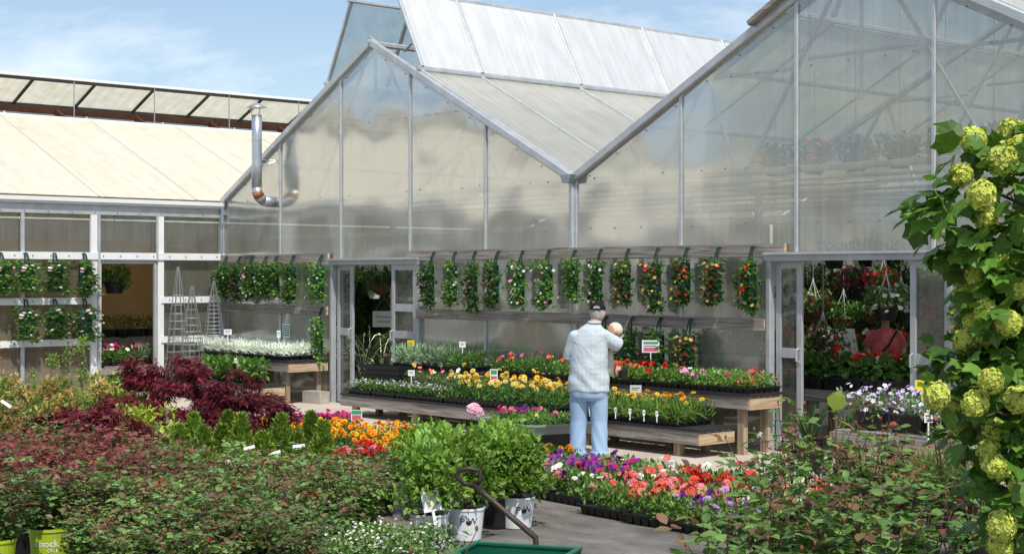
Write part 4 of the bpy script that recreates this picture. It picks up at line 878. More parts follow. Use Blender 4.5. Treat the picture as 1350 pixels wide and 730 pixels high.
for s in (-1,1):
    g=MB(); g.tube([(s*.122,-.005,.045),(s*.122,-.005,.095)],.098,20); P('turn_up',g,M['denim'],jn,True)
    g=MB(); g.loft([((s*.12,-.075,.035),.046,.034),((s*.12,.05,.045),.052,.045),((s*.125,.17,.033),.045,.03)],14); g.box((s*.12-.05,-.1,.0),(s*.12+.05,.19,.02)); P('shoe',g,M['shoe'],man,True)
hr=MB(); hr.ball(HC+np.array((0,-.012,-.012)),(.083,.092,.098),20,14)
hm=hr.mesh('hair',M['hair'],True)
V=[v for v in hm.vertices]; 
for v in V:
    d=np.array(v.co)-HC
    if d[1]>.03: v.co.y=HC[1]+.03
    if d[2]<-.07: v.co.z=HC[2]-.07+.2*(d[2]+.07)
hair=part('hair',hm,man)
cp=MB()
rings=[]
for f in np.linspace(0,1,8):
    a=f*math.pi/2; rings.append((HC+np.array((0,-.003,.032+.088*math.sin(a))),.089*math.cos(a)+.002,.102*math.cos(a)+.002))
cp.loft(rings,28); capo=P('cap',cp,M['cap'],man,True)
g=MB(); pts=[]
for k in range(9):
    a=math.pi*(.18+.64*k/8); pts.append((HC[0]+.085*math.cos(a),HC[1]+.098*math.sin(a)))
top=[(x,y,HC[2]+.036) for x,y in pts]; out=[(HC[0]+(x-HC[0])*1.02,HC[1]+.05+(y-HC[1])*1.42,HC[2]+.012) for x,y in pts]
g.add(top+out+[(x,y,z-.006) for x,y,z in top+out],[(i,i+1,10+i,9+i) for i in range(8)]+[(18+i,27+i,28+i,19+i) for i in range(8)]+[(9+i,10+i,28+i,27+i) for i in range(8)]); P('brim',g,M['cap'],capo)
g=MB(); av=[]
for k in range(9):
    a=math.pi*k/8; av.append((HC[0]-.04*math.cos(a),HC[1]-.1045,HC[2]+.038+.034*math.sin(a)))
g.poly(av,(0,.012,0)); P('cap_opening',g,M['hair'],capo)
g=MB(); g.box((HC[0]-.05,HC[1]-.109,HC[2]+.028),(HC[0]+.05,HC[1]-.098,HC[2]+.044)); P('cap_strap',g,M['cap'],capo)
# the little pot in his hand
q=Matrix.Rotation(R(38.8),3,'Z')@Vector((.34,.30,.90))
hp=thing('held_pot','small black pot of green seedlings held in the man\'s left hand','plant pot',(mp_[0]+q.x,mp_[1]+q.y,.87),0); add_pot(hp,'small'); g=MB(); clumps(g,[(0,0,.16),(.03,.02,.2)],[.06,.05],40,RHOMB,.045,.025,GR); P('foliage',g,M['leaf'],hp,kind='stuff')
hp.scale=(.75,.75,.75)

# toddler held against the man's chest, only the head shows over the shoulder
M['fair']=simple('fair hair',(.74,.66,.52),.7,0,.2,50.,.4,80.,.3); M['romper']=simple('pale romper',(.55,.55,.50),.85,0,.1,8.)
kq=Matrix.Rotation(R(38.8),3,'Z')@Vector((.165,.225,0)); kd_=thing('person','fair haired toddler held at the man\'s right shoulder','person',(mp_[0]+kq.x,mp_[1]+kq.y,.93),R(38.8+120))
HO=(-.045,-.078)
b=MB(); b.loft([((0,0,.0),.08,.07),((0,0,.15),.085,.075),((0,0,.29),.08,.06),((0,.0,.34),.04,.04)],16); limb(b,[(0,0,.33),(HO[0]*.7,HO[1]*.7,.40)],[.04,.042]); b.ball((HO[0],HO[1],.46),(.076,.085,.088),18,14); b.ball((HO[0],.084+HO[1],.45),(.011,.012,.011),8,6); b.ball((HO[0],.078+HO[1],.42),(.016,.008,.006),8,6); b.ball((HO[0],.055+HO[1],.425),(.045,.03,.035),10,8)
for s in (-1,1):
    b.ball((s*.028+HO[0],.076+HO[1],.468),(.01,.007,.008),8,6); b.ball((s*.077+HO[0],HO[1],.45),(.01,.016,.024),8,6); limb(b,[(s*.075,0,.28),(s*.10,.06,.20),(s*.06,.13,.22)],[.028,.024,.018]); hand(b,(s*.06,.13,.22),(0,.7,.5),(-s,0,0),curl=.5,side=s)
    limb(b,[(s*.045,0,.02),(s*.07,.10,-.03),(s*.07,.11,-.16)],[.045,.038,.026]); b.loft([((s*.07,.09,-.20),.02,.02),((s*.07,.16,-.205),.02,.016)],8)
part('body',remesh(b,.007,M['skin'],'body',2),kd_)
g=MB(); g.loft([((0,0,-.03),.092,.085),((0,0,.1),.095,.085),((0,0,.27),.088,.07),((0,0,.33),.05,.05)],18); P('romper',g,M['romper'],kd_,True)
hr=MB(); hr.ball((HO[0],HO[1]-.010,.472),(.082,.085,.086),18,12); hm=hr.mesh('hair',M['fair'],True)
for v in hm.vertices:
    if v.co.y>HO[1]+.035 and v.co.z<.51: v.co.y=HO[1]+.035
    if v.co.z<.43: v.co.z=.43
part('hair',hm,kd_)
# woman inside the right door
M['coral']=simple('coral blouse',(.46,.09,.10),.8,0,.15,12.,.5,14.); M['khaki']=simple('khaki trousers',(.30,.25,.18),.85,0,.15,10.); M['hair2']=simple('brown hair',(.10,.06,.035),.6,0,.3,40.)
wm=thing('person','woman in coral blouse with hands clasped, standing inside the right doorway','person',(12.34,2.0,.006),R(42+180-10))
wm.rotation_euler=(0,0,R(228))
b=MB(); b.loft([((0,0,.75),.16,.11),((0,0,.95),.15,.11),((0,0,1.15),.155,.105),((0,0,1.28),.15,.085),((0,0,1.34),.09,.06)],18); limb(b,[(0,0,1.33),(0,.02,1.42)],[.05,.048]); b.ball((0,.02,1.50),(.07,.085,.105),16,12); b.ball((0,.108,1.495),(.013,.018,.02),8,6)
for s in (-1,1):
    b.ball((s*.027,.095,1.515),(.012,.008,.008),8,6); b.ball((s*.071,.02,1.495),(.01,.018,.028),8,6)
    limb(b,[(s*.085,0,.8),(s*.09,.01,.45),(s*.095,0,.09)],[.075,.055,.04]); b.loft([((s*.095,-.05,.03),.035,.028),((s*.10,.12,.025),.035,.024)],10)
    limb(b,[(s*.165,0,1.27),(s*.215,.02,1.08),(s*.20,.08,.98),(s*.05,.19,.90)],[.05,.042,.038,.027]); hand(b,(s*.05,.19,.90),(-s*.7,.2,-.35),(0,-1,-.1),curl=.5,side=s)
b.ball((0,.1,1.455),(.02,.008,.007),8,6)
part('body',remesh(b,.008,M['skin2'],'body',2),wm)
s_=MB(); s_.loft([((0,0,.80),.19,.135),((0,0,.95),.18,.13),((0,.01,1.15),.18,.125),((0,0,1.27),.17,.095),((0,0,1.335),.10,.068),((0,0,1.355),.07,.06)],24)
for s in (-1,1): s_.tube([(s*.13,0,1.28),(s*.19,.01,1.20),(s*.215,.015,1.12)],[.062,.064,.066],14); s_.ball((s*.14,0,1.275),.063)
part('blouse',remesh(s_,.012,M['coral'],'blouse',3,lambda c:.004*np.sin(c[:,2]*40+c[:,0]*20)),wm)
j=MB(); j.loft([((0,0,.86),.17,.12),((0,0,.74),.185,.13),((0,0,.68),.17,.11)],20)
for s in (-1,1): j.tube([(s*.09,0,.74),(s*.095,.01,.45),(s*.10,0,.07)],[.09,.075,.07],14)
part('trousers',remesh(j,.012,M['khaki'],'trousers',2),wm)
hr=MB(); hr.ball((0,.0,1.51),(.085,.092,.115),18,12); hm=hr.mesh('hair',M['hair2'],True)
for v in hm.vertices:
    if v.co.y>.05: v.co.y=.05
part('hair',hm,wm)
g=MB(); g.tube([(-.13,.075,1.32),(-.02,.135,1.15),(.12,.13,1.0),(.18,.06,.9)],.012,6); P('shoulder_strap',g,M['cap'],wm)

# ================================================================== tub on a low cart, in front of the benches
def py_at(px,py,Y):
    d=FWD+RGT*(px-675)/2000+np.array([0,0,(363-py)/2000]); k=(Y-CAM[1])/d[1]; p=CAM+k*d; return (float(p[0]),float(p[1]),float(p[2]))
def px_at(px,py,X):
    d=FWD+RGT*(px-675)/2000+np.array([0,0,(363-py)/2000]); k=(X-CAM[0])/d[0]; p=CAM+k*d; return (float(p[0]),float(p[1]),float(p[2]))
tb=thing('display_tub','low grey plastic display tub on a black base beside the man','tub',(10.15,-1.78,.004),R(-14))
g=MB(); hx,hy=.62,.42
o_=[(-hx,-hy),(hx-.1,-hy),(hx,-hy+.1),(hx,hy),(-hx,hy)]
def ringz(sc,z): return [(x*sc,y*sc,z) for x,y in o_]
v=ringz(.93,.20)+ringz(.97,.29)+ringz(1.02,.295)+ringz(1.02,.315)+ringz(.96,.315)+ringz(.93,.24); n=5
g.add(v,[(i*n+k,i*n+(k+1)%n,(i+1)*n+(k+1)%n,(i+1)*n+k) for i in range(5) for k in range(n)]+[tuple(range(n-1,-1,-1)),tuple(range(5*n,6*n))]); P('tub',g,M['greytub'],tb)
for k in range(7):
    g=MB(); x=-.52+k*.17; g.box((x-.012,-hy*1.0,.205),(x+.012,-hy*.93,.292)); P('rib',g,M['greytub'],tb)
g=MB(); g.box((-.55,-.36,0),(.52,.36,.198)); P('base',g,M['black'],tb)
for i,(x,y,k) in enumerate(((-.36,-.2,'a'),(.0,-.2,'b'),(.34,-.16,'c'),(-.3,.16,'d'),(.28,.2,'c'))):
    c,s=math.cos(R(-14)),math.sin(R(-14)); wx,wy=10.15+x*c-y*s,-1.78+x*s+y*c
    r=thing('flower_pack',{'a':'pack of orange and magenta blooms at the left of the grey tub','b':'pack of purple and magenta petunias at the front of the grey tub','c':'pack of green plants with yellow and pink blooms in the grey tub','d':'pack of coral blooms behind in the grey tub'}[k]+(' rear' if i==4 else ''),'flower tray',(wx,wy,.244),R(-14),'packs in the grey tub',(.62,.85,.8)); part('tray',FLAT,r); part('foliage',BED['low'][i%2],r,kind='stuff')
    place_blooms(r,{'a':['ger_coral','pet_mag','pet_mag','ger_pink'],'b':['pet_mag','pet_purple','pet_dark','pet_purple'],'c':['marigold_pale','ger_pink'],'d':['pet_mag','pet_mag','pet_purple']}[k],{'a':12,'b':16,'c':3,'d':12}[k],.14,jit=.03)

# ================================================================== inside the bays
def basket_fol(cols,r=.22,n=22):
    g=MB(); cs=[(rr*math.cos(a),rr*math.sin(a),rnd(1,-.08,.16)[0]) for rr,a in zip(r*np.sqrt(rnd(n)),rnd(n,0,6.28))]; clumps(g,cs,.085,34,RHOMB,.055,.032,cols,.1,.15); return g.mesh('foliage',M['leaf'])
BF=[basket_fol(GD+GR) for _ in range(3)]+[basket_fol(GR+GL)]
def basket_bl(n,cols,r=.24): 
    g=MB(); a=rnd(n,0,6.28); rr=r*np.sqrt(rnd(n,.2,1.15)); pos=np.c_[rr*np.cos(a),rr*np.sin(a),rnd(n,-.02,.26)-rr*.35]; g.flowers(FLOW5,pos,dirs(n)*.6+np.c_[np.cos(a),np.sin(a),np.ones(n)*.7],.028*rnd(n,.8,1.3),vary(cols,n,.2)); return g.mesh('blooms',M['petal'])
BB={'red':basket_bl(80,[RD,CO]),'mag':basket_bl(90,[HP,MG]),'white':basket_bl(60,[WH]),'pink':basket_bl(70,[PK,WH,CO]),'none':None}
g=MB(); g.lathe([(0,-.16),(.11,-.16),(.155,0),(.165,0),(.165,.012),(.14,.012),(0,-.02)],20); BPOT=g.mesh('pot',M['black'])
g=MB(); g.lathe([(0,-.17),(.06,-.16),(.14,-.09),(.18,0),(.19,.0),(.19,.015),(.16,.0),(0,-.02)],20); BCOC=g.mesh('coir_bowl',M['coco'])
g=MB(); g.lathe([(0,-.16),(.11,-.16),(.155,0),(.165,0),(.165,.012),(.14,.012),(0,-.02)],20); BWHT=g.mesh('pot',M['tagw'])
def hanger_mesh(h):
    g=MB()
    for k in range(4):
        a=k*math.pi/2+.4; g.tube([(.16*math.cos(a),.16*math.sin(a),0),(.02*math.cos(a),.02*math.sin(a),h*.8),(0,0,h)],.0035,4)
    return g.mesh('hanger',M['wirew'])
HANG=hanger_mesh(.42)
def basket(label, loc, fol=0, bl='none', pot=None, sc=1., hook=True):
    t=thing('hanging_basket',label,'hanging basket',loc,rnd(1,0,6)[0],'hanging baskets inside the greenhouse',sc)
    part('bowl',pot or BPOT,t); part('foliage',BF[fol],t,(0,0,.05),kind='stuff')
    if BB[bl]: part('blooms',BB[bl],t,(0,0,.05),kind='stuff')
    if hook:
        part('hanger',HANG,t); ztop=(EAVE-.05-loc[2])/sc
        if ztop>.45: g=MB(); g.tube([(0,0,.41),(0,0,ztop)],.005,4); P('chain',g,M['wire'],t)
    return t
# pipes the baskets hang from
hp_=thing('hanging_pipes','long steel pipes under the trusses inside the right bay','pipes',(0,0,0))
for y in (1.4,2.4,3.6,4.8,6.2,8.0):
    g=MB(); g.tube([(.3,y,EAVE-.07),(17.7,y,EAVE-.07)],.022,8); P('pipe',g,M['alu'],hp_)
IN=[(1072,408,2.4,3,'pink',BCOC,'coir basket of pink and white flowers left in the right doorway'),(1112,420,3.6,0,'none',BCOC,'dark coir basket of trailing leaves in the right doorway'),
    (1128,378,2.4,0,'mag',BPOT,'basket heavy with magenta petunias high in the right doorway'),(1070,372,4.8,1,'none',BPOT,'dark leafy basket at the left top of the right doorway'),(1165,380,3.6,2,'red',BPOT,'dark basket with red flowers at right top of the right doorway'),
    (1150,412,4.8,1,'none',BCOC,'brownish coir basket above the woman'),(1188,408,2.4,2,'white',BPOT,'basket of white flowers hanging beside the woman'),(1100,340,4.8,0,'none',BPOT,'uppermost dark basket near the white hangers'),(1140,338,6.2,1,'none',BPOT,'uppermost dark basket above the magenta one'),(1178,342,6.2,2,'none',BPOT,'uppermost dark basket at the right jamb'),
    (1092,392,6.2,3,'pink',BPOT,'far basket of pink flowers behind the coir basket'),(1033,392,1.4,0,'none',BWHT,'white pot hanging behind the narrow left door leaf'),(1215,420,3.6,1,'red',BPOT,'red flowered basket behind the right door leaf'),(1225,380,4.8,2,'none',BPOT,'leafy basket behind the right door leaf'),(1062,440,6.2,1,'red',BPOT,'low far basket of red flowers by the left jamb'),(1168,404,1.4,0,'white',BPOT,'dark basket with white flowers hanging before the woman\'s head'),(1085,455,1.4,1,'pink',BCOC,'low coir basket of pink flowers beside the white board')]
for (px,py,Y,f,bl,pt,lab) in IN:
    p=py_at(px,py,Y); basket(lab,p,f,bl,pt,1.0 if pt is not BWHT else .6)
for i in range(7):
    x=11.0+.62*i
    t=basket('%s basket from left in the high row seen through the cloudy sheets'%ordn(i).capitalize(),(x,1.55,3.42),i%3,('none','red','none','none')[i%4],None,1.0,False)
    g=MB(); g.tube([(0,0,0),(0,0,.5),(0,0,(roofz(x,8.93)-3.5))],.006,4); P('hanger',g,M['wire'],t)
# benches of potted flowers inside the right bay
def inner_bench(label,x0,x1,y0,y1,zt):
    r=thing('plant_bench',label,'bench',((x0+x1)/2,(y0+y1)/2,.004),0,'benches inside the greenhouse'); hx,hy=(x1-x0)/2,(y1-y0)/2
    for s in (-1,1):
        g=MB(); g.box((-hx,s*hy-.018,zt-.14),(hx,s*hy+.018,zt-.02)); P('side_board',g,M['woodx'],r)
        g=MB(); g.box((s*hx-.018 if s<0 else s*hx-.018,-hy+.02,zt-.14),(s*hx+.018,hy-.02,zt-.022)); P('end_board',g,M['woodx'],r)
        for lx in (-hx+.1,0,hx-.1):
            g=MB(); g.box((lx-.04,s*(hy-.07)-.04,0),(lx+.04,s*(hy-.07)+.04,zt-.03)); P('leg',g,M['woodz'],r)
    for k in range(5):
        g=MB(); y=-hy+.02+k*(2*hy-.04)/5; g.box((-hx+.02,y,zt-.019),(hx-.02,y+(2*hy-.04)/5*.85,zt)); P('slat',g,M['woodx'],r)
    return r
inner_bench('wooden bench of geraniums just inside the right doorway',10.6,13.6,.75,1.35,.66)
inner_bench('wooden bench deeper inside the right bay',7.6,11.8,3.0,3.9,.75)
GERB=[bed_mesh(.24,.075,GD+GR,380,t=ROUND,wl=1.,up=.3) for _ in range(2)]
cols_=[['ger_red','pet_white'],['pet_white','pet_white','ger_red'],['pet_white','pet_white'],['ger_red','ger_pink'],['pet_white','ger_red']]
for i,x in enumerate((10.95,11.5,12.05,12.6,13.15)):
    for row,y in ((0,.91),(1,1.19)):
        r=thing('geranium_tray','black tray of %s, %s from left, %s row, bench inside right door'%(('red geraniums','red and white geraniums','white geraniums','scarlet geraniums','white and red geraniums')[i],ordn(i),('front','back')[row]),'flower tray',(x,y,.665),0,'geranium trays inside the right door'); part('tray',FLAT,r,(0,0,0),(0,0,0),(1,1,2.4)); part('foliage',GERB[i%2],r,(0,0,.08),kind='stuff')
        place_blooms(r,cols_[i],8,.32,jit=.03,smin=1.,smax=1.5)
for i,x in enumerate((7.9,8.5,9.1,9.7,10.3,10.9,11.5)):
    r=thing('leafy_flat','tray of dark plants with pink flowers, %s from left, deeper bench'%ordn(i),'plant tray',(x,3.4,.755),0,'trays on the deeper bench',(1.,2.,1.6)); part('tray',FLAT,r); part('foliage',BED['tall'][i%2],r,kind='stuff'); place_blooms(r,['ger_pink','ger_red','pet_white'],5,.2)
# leaning white board
lbd=thing('white_board','plain white board leaning behind the baskets left of the woman','board',py_at(1115,470,3.0)[:2]+(.006,),R(42))
g=MB(); g.poly([(-.34,0,0),(.34,0,0),(.13,.18,1.28),(-.34,.18,1.28)],(0,.02,0)); P('sheet',g,M['tagw'],lbd); g=MB(); g.box((-.30,.20,0),(-.26,.24,1.2)); P('prop',g,M['woodz'],lbd)
# palms and hangers behind the left door
def palm(label,loc,h,n):
    t=thing('potted_palm',label,'palm',loc,0,'palms inside the left door'); p=add_pot(t,'black')
    for k in range(n):
        a=2*math.pi*k/n+rnd(1,-.3,.3)[0]; l=h*rnd(1,.55,.9)[0]; el=rnd(1,.75,1.3)[0]; pts=[]
        for f in np.linspace(0,1,7): pts.append((l*f*math.cos(el)*math.cos(a)*(.5+f),l*f*math.cos(el)*math.sin(a)*(.5+f),.23+l*(f*math.sin(el)-.45*f*f*f)))
        g=MB(); g.tube(pts,[.007,.006,.005,.004,.004,.003,.002],4); pts=np.array(pts); 
        for f in np.linspace(.2,.98,20):
            i=min(5,int(f*6)); u=f*6-i; q=pts[i]*(1-u)+pts[i+1]*u; td=nrmz(pts[i+1]-pts[i]); sd_=nrmz(np.cross(td,(0,0,1)))
            for s in (-1,1): g.inst(BLADE,[q],[nrmz(td*.6+sd_*s+np.array((0,0,-.2)))],[(0,0,1)],.26*(1-.5*abs(f-.45)),.022,vary(GD+[(.04,.10,.02)],1,.3))
        P('frond',g,M['leaf'],t)
palm('tall dark palm standing left inside the left doorway',py_at(478,470,1.6)[:2]+(.005,),2.0,12); palm('shorter palm at the right inside the left doorway',py_at(503,470,2.3)[:2]+(.005,),1.6,11); palm('farther palm deep inside the left doorway',py_at(488,470,3.6)[:2]+(.005,),2.2,11)
p=py_at(502,376,1.4); basket('dry brown leaved basket hanging in the left doorway',p,0,'none',BCOC); p=py_at(478,372,2.4); basket('leafy green basket hanging behind the dry one, left door',p,3,'none',BPOT); p=py_at(494,384,2.4); basket('pale planter hanging deeper in the left doorway',p,1,'none',BWHT,.8)
sg=py_at(506,420,1.7); sn=thing('hanging_sign','grey white board with illegible handwriting hanging inside the left doorway','sign',(sg[0],sg[1],sg[2]-.14),R(46))
g=MB(); g.box((-.19,-.012,0),(.19,.012,.27)); P('board',g,M['tagw'],sn)
for z,w in ((.17,.14),(.09,.11)):
    g=MB(); xs=np.linspace(-w,w,26); g.tube([(x,-.0135,z+.022*math.sin(x*95)*(1 if int(x*40)%3 else .4)) for x in xs],.005,4); P('script_line',g,M['ink'],sn)
g=MB(); g.tube([(-.15,0,.27),(0,0,.5),(.15,0,.27)],.003,4); g.tube([(0,0,.5),(0,0,EAVE-sg[2]+.06)],.003,4); P('cord',g,M['wire'],sn)
# left bay through its doorway
inner_bench('low wooden bench inside the doorway of the white framed wall',-1.3,-.35,-2.6,.2,.47)
for i,(y,k) in enumerate(((-2.2,0),(-1.64,0),(-1.08,1),(-.5,1),(-2.2,2),(-1.64,2),(-1.08,2),(-.5,2))):
    xx=-.56 if i<4 else -1.05
    r=thing('flower_flat',('tray of magenta and white flowers, %s in the doorway of the white wall','tray of grey leaved plants, %s in the doorway of the white wall','back tray of pink and white flowers, %s in that doorway')[k]%ordn(i%4),'flower tray',(xx,y,.475),R(90),'trays inside the left bay',(1.,1.5,1.1)); part('tray',FLAT,r); part('foliage',BED['silver' if k==1 else 'tall'][i%2],r,kind='stuff')
    if k!=1: place_blooms(r,['pet_mag','pet_white','pet_mag','pet_pink'],16,.19,jit=.03)
inner_bench('taller wooden bench deeper in the left bay',-3.4,-2.5,-2.6,2.6,.86)
for i,y in enumerate((-2.2,-1.6,-1.0,-.4,.2,.8,1.4,2.0)):
    r=thing('flower_flat','black tray of yellow flowers, %s from the front on the deeper left bench'%ordn(i),'flower tray',(-2.75,y,.865),R(90),'trays inside the left bay',(1.,1.4,1.3)); part('tray',FLAT,r,(0,0,0),(0,0,0),(1,1,1.6)); part('foliage',BED['mari'][i%2],r,(0,0,.03),kind='stuff'); place_blooms(r,['marigold_yellow'],12,.17,jit=.02)
p=px_at(151,372,-1.0); basket('leafy green basket hanging in the doorway of the white wall',p,3,'none',BPOT,1.2)
pt=thing('partition','tan painted partition with white post inside the left bay','partition',(-5.2,0,.004))
g=MB(); g.box((-.03,-3.5,0),(.03,1.55,2.7)); P('board',g,M['tan'],pt); g=MB(); g.box((-.05,1.56,0),(.05,1.72,2.7)); P('post',g,M['white'],pt)
g=MB(); g.box((-.04,1.73,.5),(-.02,3.1,2.7)); P('pane',g,M['polyleft'],pt)

# ================================================================== potted roses on the left
wm.rotation_euler=(0,0,R(226))
KR=lambda r,h,tp:(lambda z:r*(tp+(1-tp)*z/h))
t1=wrap(text_mesh('knock',.066,M['inkw'],True),KR(.14,.30,.8),.205,R(-14)); t2=wrap(text_mesh('OUT',.034,M['inkw'],True),KR(.14,.30,.8),.158,R(4)); t3=wrap(text_mesh('- - - - - -',.018,M['inkw']),KR(.14,.30,.8),.166,R(-30))
rows=[(9.55,[66,-8]),(9.25,[165,240,315,390]),(9.75,[135,215,295,375]),(10.35,[105,180,260,340,410]),(10.9,[40,120,205,290,375]),(11.45,[-5,75,155,235,315,395,470]),(12.0,[30,110,185,265,340,415,490]),(12.6,[-5,70,145,215,290,360,430,495]),(13.2,[30,100,170,235]),(13.8,[0,65,130,195])]
cnt=0; ri=0
for D,pxs in rows:
    for i,px in enumerate(pxs):
        burg=(px<190 and D>11.2) and rnd(1)[0]<.85 or (px<60 and D>10.5)
        lime=ri==0; p=dp(px+rng.normal()*8,D+rng.normal()*.08,ZG)
        if lime: p=dp(px,10.2 if px>0 else 9.75,ZG)
        ms=(ROSE_B if burg else ROSE_G); fm,cm_,tips=ms[rng.integers(len(ms))]
        lab=('rose in a lime pot lettered knock, bottom left corner' if px>0 else 'rose in a lime pot cut by the left picture edge') if lime else '%s potted rose, %s from left in the %s row of the left rose block'%('burgundy leaved' if burg else 'green',ordn(i),ordn(ri))
        sc=1.0 if lime else rnd(1,.80,1.10)[0]*(1.06 if (px<200 and D>11) else .98 if D<12.3 else .90)
        t=thing('potted_rose',lab,'rose',p,rnd(1,0,6.28)[0] if not lime else math.atan2(-FWD[1],-FWD[0])+R(20),'potted roses in the left block',sc)
        pt_=add_pot(t,'lime' if lime else 'black'); z0=.27 if lime else .14
        if lime: part('lettering',t1,pt_); part('lettering',t2,pt_); part('lettering',t3,pt_)
        part('foliage',fm,t,(0,0,z0),kind='stuff'); part('canes',cm_,t,(0,0,z0),kind='stuff'); cnt+=1
        if rnd(1)[0]<.42 and not burg:
            for k in range(rng.integers(1,3)):
                tp=tips[rng.integers(len(tips))]; b_=BL['rose_red' if rnd(1)[0]<.6 else 'rose_pink'][0]; part('bloom',b_,t,(tp[0],tp[1],tp[2]+z0),(rng.normal()*.4,rng.normal()*.4,0),rnd(1,.6,1.)[0])
    ri+=1
# dark rounded plastic bin lid at the corner of the picture
bp_=dp(-14,9.0); bn=thing('plastic_bin','dark grey rounded plastic bin lid at the bottom left corner','bin',(bp_[0],bp_[1],ZG)); g=MB(); g.lathe([(0,0),(.14,0),(.16,.22),(.165,.24)],28); P('body',g,M['tubgrey'],bn,True); g=MB(); g.lathe([(.172,.235),(.175,.25),(.15,.295),(.09,.325),(0,.335)],28); P('lid',g,M['tubgrey'],bn,True)

# ================================================================== shrubs behind the roses
PIE=[(.34,.18,.07),(.24,.14,.05),(.26,.24,.06),(.14,.18,.04)]; 
def shrub_mesh(h, r, leaf, cols, topc=None, n=26, per=30, t=LEAF, wl=.45, z0=.2, up=.35, rc=.09):
    g=MB(); cs=[]
    for k in range(n):
        a=rnd(1)[0]*6.283; f=rnd(1)[0]; rr=r*math.sqrt(rnd(1)[0])*(1-.45*f); cs.append((rr*math.cos(a),rr*math.sin(a),z0+h*(.08+.9*f)))
    for c in cs:
        top=topc is not None and ((c[2]>z0+h*.45 and rnd(1)[0]<.6) or rnd(1)[0]<.1); clumps(g,[c],[rc*rnd(1,.8,1.2)[0]],per,t,leaf,leaf*wl,topc if top else cols,up)
    return g.mesh('foliage',M['leaf']), cs
def shrub(name,label,cat,p,me,cs,pot='black',group=None,sc=1.,rz=None,stem='stem'):
    t=thing(name,label,cat,p,rnd(1,0,6.28)[0] if rz is None else rz,group,sc)
    if pot: add_pot(t,pot)
    part('foliage',me,t,kind='stuff'); g=MB(); stems(g,(0,0,.18 if pot else 0),[np.array(c) for c in cs[:12]],.007,.002); P('stems',g,M[stem],t,kind='stuff'); return t
PI=[shrub_mesh(.52,.30,.06,GR+GY,PIE,36,28,LEAF,.42) for _ in range(3)]
k=0
for px,D in ((-10,17.0),(25,16.2),(62,17.2),(95,16.3),(130,17.0),(5,15.0),(60,15.2),(20,18.4),(80,18.6),(140,18.5)):
    shrub('orange_shrub','potted shrub with orange tipped leaves, %s of the group by the left edge'%ordn(k),'shrub',dp(px,D,ZG),*PI[k%3],group='orange tipped shrubs',sc=rnd(1,.95,1.15)[0]); k+=1
YG=[shrub_mesh(.42,.34,.06,[(.20,.26,.03),(.26,.28,.04)],None,24,34,LEAF,.4) for _ in range(1)]
for i,(px,D) in enumerate(((150,17.6),(178,17.0),(160,15.6),(205,15.4))): shrub('golden_shrub','low golden green shrub, %s from left before the red maple'%ordn(i),'shrub',dp(px,D,ZG),*YG[0],group='golden green shrubs')
COLU=[shrub_mesh(.95,.13,.05,GY+[(.16,.21,.04)],None,26,18,LEAF,.4,rc=.075) for _ in range(2)]
for i,(px,D,s) in enumerate(((44,20.5,.62),(70,20.8,.80),(90,20.2,.92),(108,20.9,1.0),(128,20.6,.62),(5,20.6,.55))): shrub('upright_shrub','narrow upright shrub before the white wall, %s of its row'%ordn(i),'shrub',dp(px,D,.006),*COLU[i%2],group='narrow upright shrubs by the white wall',sc=(.8,.8,s))
yfm=MB(); clumps(yfm,[(.02*k,0,.3+.09*k) for k in range(9)],.09,26,RHOMB,.05,.03,[(.80,.50,.01),(.72,.42,.01)]); yf=thing('forsythia','shrub with bright yellow flowers cut by the left picture edge','shrub',dp(-12,21.5,.006)); add_pot(yf,'black'); part('flowers',yfm.mesh('flowers',M['petal']),yf,kind='stuff'); g=MB(); stems(g,(0,0,.2),[(.05,0,.6),(.12,0,.9)]); P('stems',g,M['stem'],yf,kind='stuff')
# red laceleaf maples
MR=[(.115,.011,.021),(.085,.008,.017),(.15,.015,.026),(.07,.011,.015)]
def maple(label,p,h,r,dome,seed):
    t=thing('red_maple',label,'maple',p,rnd(1,0,6)[0],'red laceleaf maples'); add_pot(t,'black')
    g=MB(); g.tube([(0,0,.2),(.03,.02,.2+(h-.2)*.4),(.0,.04,h*.72)],[.022,.017,.010],8)
    fol=MB(); n=46
    for k in range(n):
        a=rnd(1)[0]*6.283; rr=r*math.sqrt(rnd(1)[0]); z=.26+(h-.32)*(1-(rr/r)**2*.75)*rnd(1,.5,1.)[0]; c=np.array((rr*math.cos(a),rr*math.sin(a),z))
        if k%2==0: g.tube([(0,.03,h*.5),(c*.5+np.array((0,0,h*.38))),c],[.008,.005,.002],5)
        m=80; d=dirs(m); d[:,2]*=.55; pos=c+d*(.14*rnd(m,.2,1.)[:,None]); ax=nrmz(d*.7+np.array((c[0],c[1],0))*.6/r+np.array((0,0,-.45))+rng.normal(size=(m,3))*.35)
        cl=vary(MR,m,.35)
        for s in (-.5,0,.5):
            sd_=nrmz(np.cross(ax,(0,0,1.))); fol.inst(BLADE,pos,nrmz(ax+sd_*s),np.array((0,0,1.))+rng.normal(size=(m,3))*.3,.075*rnd(m,.7,1.2),.0125,cl)
    P('trunk',g,M['bark'],t,True); P('crown',fol,M['leaf'],t,kind='stuff')
maple('tallest red laceleaf maple with rounded crown, before the white wall',dp(217,16.9,ZG),1.40,.58,1,1); maple('wide red laceleaf maple to the right of the tallest one',dp(312,16.2,ZG),1.06,.60,1,2); maple('low dark red laceleaf maple behind the burgundy roses',dp(112,15.3,ZG),.84,.52,1,3); maple('small dark red maple half hidden at the left',dp(160,15.0,ZG),.60,.34,1,4)
